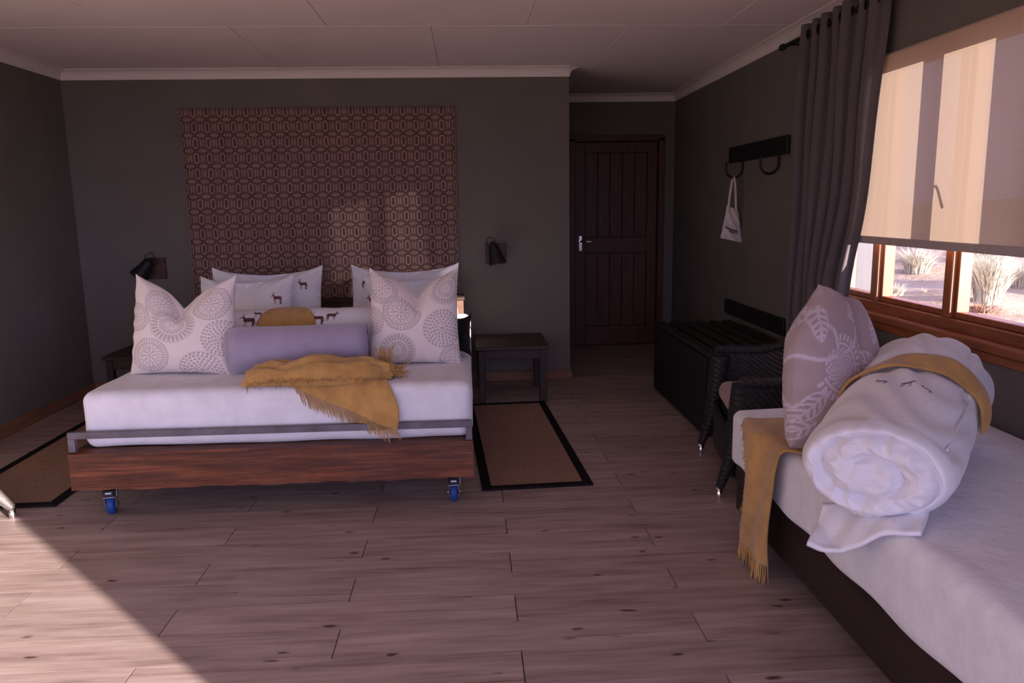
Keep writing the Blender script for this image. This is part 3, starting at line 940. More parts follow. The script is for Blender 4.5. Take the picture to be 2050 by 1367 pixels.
# mustard cloth folded over it
def wrap():
    th = np.linspace(-2.05, .045, 60)[:, None]; s = np.linspace(-1, 1, 40)[None]
    r = .142
    half = .165 * np.sqrt(np.clip(1 - np.clip((th + 1.45) / 1.5, 0, 1) ** 2, 0, 1)) + .003
    x = -1.035 + s * half + .015 * np.clip(-th, 0, 2) * 0
    y = 4.50 + r * np.sin(th) + 0 * s; z = ZM + .135 + r * np.cos(th) + 0 * s
    P = np.stack(np.broadcast_arrays(x, y, z), -1)
    m = MB().sheet(P, .006)
    t = thing('folded_mustard_cloth', 'mustard cloth with a rounded tip folded over the rolled white duvet', 'blanket', (-1.035, 4.38, ZM + .1))
    m.build('cloth', M['mustard'], t)
wrap()

# four white pillows against the headboard
PG = 'white antelope print pillows'
def pillow(label, x, y, rz, lst, tilt=-14, seed=0, w=.74, h=.47, corner=.035):
    soft('pillow', label, 'pillow', 'pillow_case', cushion(w, h, .17, 170, .02, .5, oryx_col(lst), seed, inset=.05, wr=.006, corner=corner), (x, y, ZM - .006), (R_(tilt), 0, R_(rz)), M['print'], PG)
pillow('rear white pillow at the left, standing against the headboard', -1.395, 5.36, 2, [(.255, .11, .040, 1)], -16, 31, .76, .435, .04)
pillow('front white pillow at the left, antelope on its right half', -1.485, 5.14, -2, [(.225, .06, .042, 1)], -16, 37, .62, .40, .03)
pillow('rear white pillow at the right, standing against the headboard', -.455, 5.36, -2, [(-.27, .11, .040, -1)], -16, 41, .76, .435, .04)
pillow('front white pillow at the right behind the medallion cushion', -.395, 5.14, 2, [(-.26, .04, .042, 1)], -16, 47, .62, .39, .03)

# black round cushion behind the right hand one
soft('round_cushion', 'small black rounded cushion at the right edge of the bed', 'cushion', 'cushion_cover',
     cushion(.17, .25, .12, 40, p=2.0, inset=.28, wr=.002), (-.075, 4.34, ZM - .004), (R_(-4), 0, R_(-25)), M['blackcloth'])

# ------------------------------------------------------------------ mustard throw on the bed
def strands(mb, pts, dirs, lens, r=.0022, seed=0, curl=.15):
    R = random.Random(seed)
    for p, d, L in zip(pts, dirs, lens):
        p = Vector(p); d = Vector(d).normalized()
        side = d.orthogonal().normalized(); o = d.cross(side)
        a, b = R.uniform(-curl, curl), R.uniform(-curl, curl)
        Q = []
        for k in range(5):
            t = k / 4
            Q.append(p + d * L * t + (side * a + o * b) * L * t * t + side * .0015 * math.sin(k * 2 + a * 9))
        mb.tube(Q, [r, r, r, r * .9, r * .5], 4, caps=True)
    return mb
def throw():
    t = thing('mustard_throw', 'mustard wool throw with fringe spilling over the foot of the bed', 'throw', (-.75, 3.75, ZM))
    # bunched length on the mattress
    ns, nt_ = 90, 50
    s = np.linspace(0, 1, ns)[:, None]; u = np.linspace(-1, 1, nt_)[None]
    xc = -1.075 + .70 * s
    yc = 3.745 + .05 * s + .015 * np.sin(s * 7)
    wd = .085 + .035 * np.sin(math.pi * s) - .03 * (s > .93)
    H = .045 + .06 * np.sin(math.pi * np.clip(s, 0, 1) ** .9) + .012 * np.sin(s * 17)
    prof = np.power(np.clip(1 - np.abs(u) ** 2.4, 0, 1), .55)
    z = ZM + .004 + H * prof
    P = np.stack(np.broadcast_arrays(xc + .02 * u, yc + wd * u, z), -1).copy()
    fold = .015 * np.sin(11 * u + 5 * s + 3 * np.sin(6 * s)) + .007 * np.sin(23 * u - 9 * s)
    P[..., 2] += fold * prof; P[..., 1] += .6 * fold * prof
    MB().sheet(P, .006).build('bunched_cloth', M['mustard'], t)
    # second fold lying across
    s2 = np.linspace(0, 1, 50)[:, None]; u2 = np.linspace(-1, 1, 20)[None]
    xc = -.86 + .46 * s2; yc = 3.715 + .08 * s2; wd = .04 * np.sin(math.pi * np.clip(s2 * .92 + .04, 0, 1)) ** .7
    z = ZM + .075 + .030 * np.sin(math.pi * s2) * (1 - u2 ** 2) - .03 * s2 * 0 - .035 * np.clip(-u2, 0, 1) + .006 * np.sin(9 * s2 + 4 * u2)
    P = np.stack(np.broadcast_arrays(xc, yc + wd * u2 - .025, z), -1)
    MB().sheet(P, .006).build('cloth_fold', M['mustard'], t)
    # flap hanging over the front edge
    ns, nt_ = 60, 40
    s = np.linspace(0, 1, ns)[:, None]; v = np.linspace(0, 1, nt_)[None]
    T0 = np.array([-.87, ZM + .012]); T1 = np.array([-.41, ZM + .02]); TIP = np.array([-.372, .415])
    top = T0 + s * (T1 - T0)
    dg = T0 + np.array([0.01, -.01]) + s ** .95 * (TIP - T0)
    x = top[:, :1] + v * (dg[:, :1] - top[:, :1]) + .03 * s ** 3 * np.sin(math.pi * v) * 1.0
    zz = top[:, 1:] + v * (dg[:, 1:] - top[:, 1:])
    back = np.clip((zz - (ZM - .065)) / .085, 0, 1)
    y = 3.626 + .055 * back ** 2.2 - .036 * np.clip((.50 - zz) / .06, 0, 1) + .005 * np.sin(x * 40 + zz * 25)
    P = np.stack([x, y, zz], -1)
    MB().sheet(P, .005).build('hanging_flap', M['mustard'], t)
    # fringes
    fr = MB(); R = random.Random(3)
    pts = []; dirs = []; lens = []
    for i in range(70):
        k = .05 + .95 * i / 69; j = int(k * (ns - 1))
        p = P[j, -1]
        pts.append((p[0], p[1] - .002, p[2] + .004)); dirs.append((R.uniform(.24, .36), -.05 + R.uniform(-.02, .02), -1)); lens.append(R.uniform(.07, .09) * (.6 if k > .9 else 1))
    strands(fr, pts, dirs, lens, .0023, 1, .05)
    pts = []; dirs = []; lens = []
    for i in range(80):                                 # along the front of the bunch
        k = i / 79
        pts.append((-1.07 + .62 * k, 3.655 + .02 * math.sin(k * 9) - .0 * k, ZM + .012 + .016 * R.random() + .02 * math.sin(3.1 * k))); dirs.append((R.uniform(-.3, .6), -1, R.uniform(-.35, -.05))); lens.append(R.uniform(.03, .055))
    strands(fr, pts, dirs, lens, .002, 2, .5)
    pts = []; dirs = []; lens = []
    for i in range(34):                                 # tuft leaning on the cushion
        pts.append((-.44 + R.uniform(-.025, .035), 3.84 + R.uniform(-.02, .02), ZM + .05 + R.uniform(-.02, .02))); dirs.append((R.uniform(-.05, .35), R.uniform(-.15, .1), 1)); lens.append(R.uniform(.05, .11))
    for i in range(30):
        pts.append((-.40 + R.uniform(-.02, .02), 3.80 + R.uniform(-.02, .02), ZM + .035)); dirs.append((1, R.uniform(-.5, .3), R.uniform(-.4, .3))); lens.append(R.uniform(.05, .09))
    strands(fr, pts, dirs, lens, .0026, 4, .35)
    stuff(fr.build('fringe', M['fringe'], t))
throw()

# ------------------------------------------------------------------ wall hanging, lamps, night tables
def hanging():
    t = thing('wall_hanging', 'brown woven hanging with rows of linked hexagons above the bed', 'wall hanging', (-1.155, YB - .012, .62))
    n = 60
    X = np.linspace(-2.222, -.088, n)[:, None]; Z = np.linspace(.62, 2.236, 40)[None]
    Y = YB - .012 + .002 * np.sin(X * 5) * (2.236 - Z)
    P = np.stack(np.broadcast_arrays(X, Y, Z), -1)
    MB().sheet(P, .008).build('woven_panel', M['hanging'], t)
    for x in (-2.222, -.088):
        MB().tube([(x, YB - .012 + .002 * math.sin(x * 5) * (2.236 - z), z) for z in np.linspace(.62, 2.236, 30)], .006, 6).build('edge_binding', M['hangedge'], t)
hanging()

def sconce(label, x, z, shade_rot, px):
    t = thing('wall_lamp', label, 'wall lamp', (x, YB, z), group='bedside wall lamps')
    MB().span((px - .085, YB - .018, z - .085), (px + .085, YB - .0005, z + .085), .003).build('back_plate', M['plate'], t)
    # arm from plate, then a small bucket shade that tips over
    MB().tube([(px - .01, YB - .018, z + .03), (px - .01, YB - .07, z + .045), (x, YB - .10, z + .05)], .008, 8).build('arm', M['black_iron'], t)
    Rm = Matrix.Rotation(shade_rot, 3, 'Y')
    c = Vector((x, YB - .115, z + .03))
    def T(mb):
        mb.v = [tuple(Rm @ Vector(p) + c) for p in mb.v]; return mb
    prof = [(.0, .052), (.030, .052), (.034, .048), (.040, .02), (.066, -.105), (.071, -.107), (.070, -.101), (.038, .018), (.0, .044)]
    sh = T(MB().lathe(prof, n=24)).build('lamp_shade', M['black_iron'], t)
    arc = [(.036 * math.cos(a) - .012, .0, .05 + .062 * math.sin(a)) for a in np.linspace(0, math.pi, 16)]
    T(MB().tube(arc, .0035, 6)).build('bail', M['black_iron'], sh)
    T(MB().lathe([(0, .05), (.014, .05), (.016, .062), (.010, .075), (0, .076)], n=12)).build('shade_cap', M['black_iron'], sh)
    T(MB().lathe([(0, -.01), (.02, -.015), (.026, -.04), (.018, -.065), (0, -.072)], n=14)).build('bulb', M['white_board'], t)
sconce('black bucket shade wall lamp tipped left, left of the hanging', -2.545, 1.005, R_(38), -2.515)
sconce('black bucket shade wall lamp nearly upright, right of the hanging', .205, 1.072, R_(-13), .218)

def night_table(label, x0, y0):
    w_, d_, h_ = .545, .60, .43
    t = thing('night_table', label, 'side table', (x0 + w_ / 2, y0 + d_ / 2, 0), group='dark bedside tables')
    lx = [x0 + .045, x0 + w_ - .045]; ly = [y0 + .04, y0 + d_ - .04]
    tp = MB()
    for i in range(4):
        MB().span((x0, y0 + i * d_ / 4 + .001, h_ - .028), (x0 + w_, y0 + (i + 1) * d_ / 4 - .001, h_), .004).build('top_board', M['darkwood'], t)
    MB().span((x0 + .03, y0 + .025, h_ - .10), (x0 + w_ - .03, y0 + .045, h_ - .0285), .003).build('apron', M['darkwood'], t)
    MB().span((x0 + .03, y0 + d_ - .045, h_ - .10), (x0 + w_ - .03, y0 + d_ - .025, h_ - .0285), .003).build('apron', M['darkwood'], t)
    for x in lx:
        for y in ly:
            MB().span((x - .025, y - .025, .0), (x + .025, y + .025, h_ - .0285), .004).build('leg', M['darkwood'], t)
        MB().span((x - .012, ly[0] + .026, h_ - .10), (x + .012, ly[1] - .026, h_ - .0285), .003).build('side_apron', M['darkwood'], t)
    return t
night_table('dark wooden bedside table right of the bed by the alcove corner', .03, 5.63)
night_table('dark wooden bedside table left of the bed, mostly hidden by the cushion', -2.66, 5.63)

def rug(label, cx, cy, w_, l_, rz):
    t = thing('rug', label, 'rug', (cx, cy, 0), (0, 0, rz), 'sisal bedside rugs')
    x0, x1, y0, y1 = -w_ / 2, w_ / 2, -l_ / 2, l_ / 2
    MB().span((x0 + .03, y0 + .03, .001), (x1 - .03, y1 - .03, .009), .002).build('woven_field', M['sisal'], t, local=True)
    b = .05
    for p, q in (((x0, y0), (x1, y0 + b)), ((x0, y1 - b), (x1, y1)), ((x0, y0 + b), (x0 + b, y1 - b)), ((x1 - b, y0 + b), (x1, y1 - b))):
        MB().span((*p, .0008), (*q, .0125), .004).build('binding', M['rugborder'], t, local=True)
rug('brown sisal rug with black binding right of the bed', .288, 4.727, .585, 1.785, .047)
rug('brown sisal rug with black binding left of the bed', -2.42, 4.71, .61, 1.79, .012)

# ------------------------------------------------------------------ right wall: hook rail, bag, bumper, bench
def coat_rail():
    t = thing('hook_rail', 'black hook board on the right wall with two horseshoe hooks', 'coat rack', (XR, 5.6, 1.76))
    MB().span((XR - .028, 5.06, 1.757), (XR - .0005, 6.20, 1.878), .004).build('board', M['black'], t)
    for y in (5.92, 5.22):
        pts = [(XR - .014, y, 1.80), (XR - .014, y, 1.73)]
        for a in np.linspace(0, math.pi, 16):
            pts.append((XR - .014 - .062 + .062 * math.cos(a), y, 1.70 - .062 * math.sin(a)))
        pts += [(XR - .138, y, 1.725), (XR - .137, y, 1.752)]
        MB().tube(pts, .009, 8).build('horseshoe_hook', M['black_iron'], t)
coat_rail()
def tote():
    t = thing('tote_bag', 'small pale canvas tote bag with dark lettering hanging from the horseshoe hook', 'bag', (2.03, 5.92, 1.15))
    y = 5.92
    # body, slumped trapezoid with gusset
    n, m = 24, 24
    V = np.linspace(0, 1, n)[:, None]; U = np.linspace(-1, 1, m)[None]
    mb = MB()
    for sg in (-1, 1):
        hw = .086 - .043 * V
        x = 2.008 + U * hw + .012 * (1 - V) + .012 * V
        z = 1.165 + .245 * V - .02 * U * (1 - V) + .02 * (V > .9) * -U
        yy = y + sg * (.022 * (1 - V * .6) * np.sqrt(np.clip(1 - U ** 2, 0, 1)) + .004 * np.sin(14 * V + 6 * U)) + .0 * U
        P = np.stack(np.broadcast_arrays(x, yy, z), -1)
        mb.grid(P, flip=sg > 0)
    mb.build('bag_body', M['tote'], t)
    for d in (-.008, .008):
        pts = [(1.985, y + d - .012, 1.40), (1.998, y + d - .004, 1.52), (2.012, y + d, 1.61), (2.024, y + d, 1.6495), (2.034, y + d, 1.61), (2.040, y + d - .004, 1.52), (2.046, y + d - .01, 1.39)]
        MB().tube(pts, .007, 6).build('handle', M['tote'], t)
    for k, (a, b, r) in enumerate(((-.05, .045, .0045), (-.02, .05, .003))):
        pts = []
        for i in range(24):
            u = a + (b - a) * i / 23
            pts.append((2.012 + u, y - .0255 - .0 * k, 1.262 - .35 * (u + .05) + .9 * (u + .0) ** 2 * 4 - k * .016 + .004 * math.sin(i * 1.9)))
        MB().tube(pts, r, 5).build('printed_lettering', M['ink'], t)
tote()
def bumper():
    t = thing('wall_bumper', 'black wooden bumper strip on the right wall above the luggage bench', 'wall rail', (XR, 5.65, .56))
    MB().span((XR - .025, 5.0, .565), (XR - .0005, 6.20, .682), .004).build('board', M['black'], t)
    for y in (5.2, 5.65, 6.05):
        MB().lathe([(0, 0), (.008, 0), (.008, .003), (0, .004)], (XR - .0285, y, .62), 'x', 8).build('screw', M['black_iron'], t)
bumper()
def bench():
    x0, x1, y0, y1, h = 1.44, 2.06, 4.62, 5.95, .54
    t = thing('luggage_bench', 'black luggage bench with a slatted top against the right wall', 'bench', ((x0 + x1) / 2, (y0 + y1) / 2, 0))
    b = MB()
    b.span((x0, y0, .015), (x0 + .025, y1, h - .03), .003); b.span((x1 - .025, y0, .015), (x1, y1, h - .03), .003)
    b.span((x0 + .025, y0, .015), (x1 - .025, y0 + .025, h - .03), .003); b.span((x0 + .025, y1 - .025, .015), (x1 - .025, y1, h - .03), .003)
    b.span((x0 + .025, y0 + .025, .06), (x1 - .025, y1 - .025, .085), .003)
    b.build('bench_body', M['blackbench'], t)
    for x in (x0 + .03, x1 - .03):
        for y in (y0 + .03, y1 - .03):
            MB().span((x - .02, y - .02, 0), (x + .02, y + .02, .0148), .002).build('foot', M['blackbench'], t)
    n = 6; wv_ = (x1 - x0) / n
    for i in range(n):
        MB().span((x0 + i * wv_ + .016, y0, h - .0295), (x0 + (i + 1) * wv_ - .016, y1, h), .005).build('slat', M['slat'], t)
bench()

# ------------------------------------------------------------------ wicker armchairs
def armchair(label, loc, rz, mat):
    t = thing('wicker_armchair', label, 'chair', loc, (0, 0, rz), 'wicker armchairs')
    # U shaped shell path, front of the chair is -x
    path = []
    for x in np.linspace(-.225, .02, 14): path.append((x, -.375 - .012 * math.sin((x + .225) / .245 * 3)))
    for a in np.linspace(-math.pi / 2, math.pi / 2, 30)[1:-1]:
        path.append(((.02 + .30 * math.cos(a)), .375 * math.sin(a)))
    for x in np.linspace(.02, -.225, 14): path.append((x, .375 + .012 * math.sin((x + .225) / .245 * 3)))
    path = np.array(path); n = len(path)
    L = np.concatenate([[0], np.cumsum(np.linalg.norm(np.diff(path, axis=0), axis=1))]); L /= L[-1]
    b = 1 - np.abs(2 * L - 1)                           # 0 at the arm ends, 1 at the back
    top = .600 + .17 * smooth01((b - .28) / .6)
    front = smooth01(1 - b / .22)
    bot = .10 + .03 * np.sin(np.clip(b / .5, 0, 1) * math.pi)
    v = np.linspace(0, 1, 24)
    P = np.zeros((n, 24, 3))
    nrm = np.gradient(path, axis=0); nrm = np.stack([nrm[:, 1], -nrm[:, 0]], 1); nrm /= np.linalg.norm(nrm, axis=1, keepdims=True)
    for k, q in enumerate(v):
        flare = .045 * q ** 2
        P[:, k, :2] = path + nrm * flare; P[:, k, 2] = bot + (top - bot) * q
    MB().sheet(P, .035).build('woven_shell', mat, t, local=True)
    rim = [(p[0], p[1], p[2] + .006) for p in P[:, -1]]
    MB().tube(rim, .030, 10).build('arm_rail', mat, t, local=True)
    for sx, sy in ((-1, -1), (-1, 1), (1, -1), (1, 1)):
        fx = -.205 if sx < 0 else .19; fy = sy * (.365 if sx < 0 else .22)
        ex = -.300 if sx < 0 else .36; ey = sy * (.365 if sx < 0 else .36)
        ztop = .58 if sx < 0 else .34
        pts = [(fx, fy * 1.02, ztop), (fx - (.02 if sx < 0 else 0), fy, .36), (fx + (ex - fx) * .5, fy + (ey - fy) * .5, .2), (ex, ey, .055)]
        lg = MB().tube(pts, [.055 if sx < 0 else .02, .052 if sx < 0 else .035, .036, .021], 12).build('leg', mat, t, local=True)
        MB().lathe([(0, 0), (.014, 0), (.0155, .006), (.0155, .06), (0, .06)], (ex, ey, 0), 'z', 14).build('metal_cap', M['chrome'], lg, local=True)
    # seat deck with a bowed apron
    y = np.linspace(-.34, .34, 24)
    A = np.zeros((24, 10, 3)); q = np.linspace(0, 1, 10)
    A[..., 1] = y[:, None]; A[..., 0] = -.225 - .03 * np.cos(y / .34 * math.pi / 2)[:, None]
    A[..., 2] = (.33 - .0 * y)[:, None] - q[None] * (.20 + .03 * (np.abs(y) / .34) ** 2)[:, None]
    MB().sheet(A, .025).build('seat_apron', mat, t, local=True)
    MB().box((.035, 0, .315), (.50, .66, .03), .01).build('seat_deck', mat, t, local=True)
    c = roundbox((.52, .67, .12), .055, 16); c.move((.04, 0, .332))
    c.build('seat_cushion', M['seat_cush'], t, local=True)
    return t
armchair('dark wicker armchair with dusty pink seat between bench and single bed', (1.573, 3.928, 0), -.17, M['wicker'])
armchair('sunlit wicker armchair whose silver footed leg enters at the left edge', (-2.70, 3.475, 0), -.35, M['wicker_sunlit'])

# ------------------------------------------------------------------ single bed under the window
DX, DY0, DY1, DZM = 1.13, .95, 3.27, .56
def daybed():
    t = thing('single_bed_frame', 'dark wooden single bed base under the window', 'bed', (1.6, 2.05, 0))
    MB().span((DX + .035, DY0 + .02, .10), (DX + .075, DY1 - .03, .335), .004).build('side_rail', M['darkwood_y'], t)
    MB().span((2.03, DY0 + .02, .10), (2.065, DY1 - .03, .335), .004).build('side_rail', M['darkwood_y'], t)
    MB().span((DX + .076, DY1 - .07, .10), (2.029, DY1 - .03, .335), .004).build('end_rail', M['darkwood'], t)
    MB().span((DX + .076, DY0 + .02, .10), (2.029, DY0 + .06, .335), .004).build('end_rail', M['darkwood'], t)
    for x in (DX + .08, 1.99):
        for y in (DY0 + .08, DY1 - .12):
            MB().span((x - .0, y, 0), (x + .05, y + .05, .099), .003).build('leg', M['darkwood'], t)
    for i in range(8):
        y = DY0 + .12 + i * .25
        MB().span((DX + .077, y, .31), (2.028, y + .08, .332), .003).build('bed_slat', M['darkwood'], t)
    m = thing('single_mattress', 'single mattress in a white sheet hanging low, under the window', 'mattress', (1.61, (DY0 + DY1) / 2, .30))
    lw, ll, lh = 2.085 - DX, DY1 - DY0, DZM - .30
    def wr(P):
        s = np.clip((lh * .15 - P[..., 2]) / (lh * .6), 0, 1) * (P[..., 0] < -lw / 2 + .08)
        return .0035 * wav(P, 9, 13) +   .005 * s * np.sin(P[..., 1] * 16 + 2 * wav(P, 4, 3)) + .004 * np.exp(-((P[..., 0] + lw / 2 - .06) / .03) ** 2) * np.sin(P[..., 1] * 11)
    # deck part inside the rails
    b = roundbox((lw, ll, lh), .045, 70, wr)
    b.move((0, 0, .0))
    # lift the middle of the underside so that the sheet skirts the rails
    b.v = [(p[0], p[1], p[2] if (p[2] > .06 or p[0] < -lw / 2 + .035) else max(p[2], .037)) for p in b.v]
    b.build('fitted_sheet', M['sheet'], m, local=True)
daybed()

def roll_duvet():
    A = np.array((1.115, 2.03, 0.0)); B = np.array((1.74, 2.80, 0.0))
    ax = B - A; L = np.linalg.norm(ax); ax /= L
    up = np.array([0, 0, 1.0]); sd = np.cross(ax, up)
    def rv(q): return .140 + .058 * smooth01(np.asarray(q) * 1.15) + .008 * np.sin(np.asarray(q) * 3.1) - .018 * np.exp(-((np.asarray(q) - .52) / .07) ** 2)
    def rl(q): return .202 + .012 * smooth01(np.asarray(q) * 1.2) - .012 * np.exp(-((np.asarray(q) - .52) / .07) ** 2)
    def cz(q): return np.array((0, 0, DZM + float(rv(q)) - .004))
    t = thing('rolled_duvet', 'white duvet rolled into a fat sausage on the single bed', 'duvet', ((A[0] + B[0]) / 2, (A[1] + B[1]) / 2, DZM))
    nt_ = 220
    th = np.linspace(0, 2 * np.pi, nt_, endpoint=False)
    rows = []
    # near end: spiral of rolled layers
    rho = np.linspace(0.0, 1, 90)
    def cap(rho_, th_):
        X = np.stack([rho_ * np.cos(th_), rho_ * np.sin(th_), 0 * th_], -1)
        f = np.mod(rho_ * 2.3 - th_ / (2 * np.pi) + .10 * wav(X, 4, 21) + .3, 1.0)
        lay = np.power(np.clip(np.sin(np.pi * f), 0, 1), .55)
        rid = 1 - np.abs(wav(X * np.array([1, 1.6, 1]), 9, 33)); rid2 = 1 - np.abs(wav(X, 17, 35))
        lump = np.exp(-(((X[..., 0] + .08) / .30) ** 2 + ((X[..., 1] + .10) / .36) ** 2))
        h = .034 * (lay - .7) * smooth01(rho_ * 3) * (1 - .9 * lump) + (.016 * rid + .009 * rid2) * smooth01(rho_ * 5) * (1 - rho_ ** 5) * (1 - .6 * lump) + .030 * lump - .050 * np.clip((rho_ - .80) / .2, 0, 1) ** 2.2
        return h
    P = []
    for q in rho:
        h = cap(np.full(nt_, q), th)
        P.append(A + cz(0) - ax * h[:, None] + up * (np.cos(th) * q * float(rv(0)))[:, None] + sd * (np.sin(th) * q * float(rl(0)))[:, None])
    for s in np.linspace(0, 1, 200)[1:]:
        e = 1.0
        if s > .86: e = math.sqrt(max(1e-4, 1 - ((s - .86) / .14 * .97) ** 2.6))
        c = A + cz(s) + ax * (L * s + .05)
        P.append(c + up * (np.cos(th) * float(rv(s)) * e)[:, None] + sd * (np.sin(th) * float(rl(s)) * e)[:, None])
    P.append(np.repeat((B + cz(1) + ax * .055)[None], nt_, 0))
    P = np.array(P)
    # wrinkles on the body
    cn = A + cz(.5) + ((P - A) @ ax)[..., None] * ax
    n = P - cn; ln = np.linalg.norm(n, axis=-1, keepdims=True); n = n / np.maximum(ln, 1e-6)
    sl = ((P - A) @ ax) / L
    TH = np.broadcast_to(th, P.shape[:2])
    body = smooth01((sl - .02) / .08)
    d = (.006 * np.sin(30 * sl + 4 * np.sin(TH * 3) + 2 * TH) + .005 * wav(P, 22, 8)) * body
    d += -.010 * body * np.exp(-((np.mod(TH + .55 * sl + .35, 2 * np.pi) - 1.6) / .05) ** 2)
    P = P + n * d[..., None]
    P[..., 2] = np.where(P[..., 2] < DZM + .012, DZM + .002 + (P[..., 2] - DZM) * .05, P[..., 2])
    rb = MB().grid(P, wv=True)
    ink = np.zeros(P.shape[:2]); TW = np.where(TH > np.pi, TH - 2 * np.pi, TH) * .2
    for k, (c1, c2, fl) in enumerate(((.36, -.05, 1), (.37, .02, -1), (.355, .075, 1))):
        ink = np.maximum(ink, oryx_mask(TW, sl * L, c2, c1, .022, fl))
    cc = np.array(WHITE) * (1 - ink[..., None]) + np.array((.16, .10, .14)) * ink[..., None]
    rb.col = cc.reshape(-1, 3)
    rb.build('duvet_cover', M['print'], t)
    # raised seam running along the roll
    seam = []
    for s in np.linspace(.03, .47, 30):
        a = 1.02 + .12 * s
        seam.append(A + cz(s) + ax * (L * s + .05) + up * math.cos(a) * (float(rv(s)) + .001) + sd * math.sin(a) * (float(rl(s)) + .001))
    MB().tube(seam, .0035, 6).build('seam', M['duvet'], t)
    # lower lip of cloth sticking out under the near end
    ns, nv = 50, 16
    s = np.linspace(-1, 1, ns)[:, None]; v = np.linspace(0, 1, nv)[None]
    base = A.copy(); base[2] = DZM + .008
    # direction towards the open end
    out = -ax.copy(); out[2] = 0; out /= np.linalg.norm(out); lat = np.array([-out[1], out[0], 0])
    x = base + (s * .145)[..., None] * lat + ((v - .55) * .17 + .0 * s)[..., None] * out
    z = DZM + .010 + .020 * (np.abs(s) ** 2) * (1 - v) + .05 * np.clip(np.abs(s) - .6, 0, 1) * (1 - v) + .004 * np.sin(s * 9 + v * 5)
    Q = x.copy(); Q[..., 2] = z
    hang = np.clip((DX + .02 - Q[..., 0]) / .12, 0, 1); Q[..., 2] -= .10 * hang ** 1.4; 
    MB().sheet(Q, .012).build('loose_edge', M['duvet'], t)
    # mustard band around the waist, its own thing
    b = thing('mustard_band', 'mustard blanket wrapped as a band around the fat rolled duvet', 'blanket', (1.55, 2.42, DZM + .2))
    ths = np.linspace(-1.9, 1.75, 90)[:, None]; q = np.linspace(-1, 1, 12)[None]
    wid = .034 + .012 * np.cos(ths)
    sc_ = .53 + .05 * np.sin(ths) * 1.0
    s_ = sc_ + q * wid / L
    ex = .014 + .010 * (1 - q ** 2) + .002 * np.sin(ths * 9 + q * 3)
    cq = np.zeros(s_.shape + (3,)); cq[..., 2] = DZM + rv(s_) - .004
    P2 = A + cq + ax * (L * s_ + .05)[..., None] + up * (np.cos(ths) * (rv(s_) + ex))[..., None] + sd * (np.sin(ths) * (rl(s_) + ex))[..., None]
    MB().sheet(P2, .008).build('cloth', M['mustard'], b)
roll_duvet()

def floral(x, z, U, V):
    base = np.array((.40, .315, .32)); ink = np.array((.60, .54, .63))
    U = U + .24; V = V - .10                            # the print sits off centre
    m = np.zeros_like(U)
    # half flower head with toothed rim
    X, Z = U + .28, V + .14
    r = np.hypot(X, Z) / .40; th = np.arctan2(Z, X)
    fl = (th < 1.9) & (th > -2.6)
    m = np.where((r < 1) & (r > .8) & fl & (np.sin(th * 30) > -.2), .9, m)
    m = np.where((r < .74) & (r > .66) & fl, .9, m)
    m = np.where((r < .60) & (np.sin(th * 16) * np.sin(r * 42) > -.05), .75, m)
    # stems
    def stem(p, q, bow, wdt=.022):
        t = np.linspace(0, 1, 40)
        a = np.array(p)[None] * (1 - t)[:, None] + np.array(q)[None] * t[:, None]
        nn = np.array([-(q[1] - p[1]), q[0] - p[0]]); a = a + nn[None] * (bow * np.sin(np.pi * t))[:, None]
        d = np.full(U.shape, 9.0)
        for k in a: d = np.minimum(d, np.hypot(U - k[0], V - k[1]))
        return d < wdt
    def leaf(cx, cy, a, l, wd):
        ca, sa = math.cos(a), math.sin(a)
        X = (U - cx) * ca + (V - cy) * sa; Z = -(U - cx) * sa + (V - cy) * ca
        e = np.abs(Z) / (wd * np.clip(1 - (X / l) ** 2, 0, 1) ** .8 + 1e-6)
        ins = (np.abs(X) < l) & (e < 1)
        return ins & ((e > .82) | (np.abs(Z) < .012) | (np.sin((X * 1.0 + np.abs(Z) * .9) * 70) > .1))
    for s in (stem((-.35, -.02), (-.95, .10), .2), stem((-.2, .05), (.02, .42), -.15), stem((.05, -.5), (.35, -.78), .1), stem((-.35, .08), (-.62, .36), -.15), stem((.30, -.15), (.34, -.6), .1)):
        m = np.where(s, .8, m)
    for lf in ((.33, .06, -.55, .30, .15), (-.66, .36, 1.9, .26, .09), (-.02, .62, .5, .24, .14), (.25, .60, 1.2, .2, .1), (-.62, -.62, .9, .24, .12), (-.08, -.78, .25, .28, .12), (.72, -.35, 1.3, .25, .12), (-.72, -.9, .5, .2, .1), (.7, .45, .9, .22, .1)):
        m = np.where(leaf(*lf), .85, m)
    return base + (ink - base) * m[..., None]
soft('floral_cushion', 'taupe cushion with pale embroidered flowers propped on the single bed', 'cushion', 'cushion_cover',
     cushion(.50, .61, .24, 190, .075, .16, floral, 61, corner=.0, chopx=.05, pinch=.52, inset=.03), (1.285, 2.625, DZM - .012), (R_(-12), R_(17), R_(31)), M['print'])

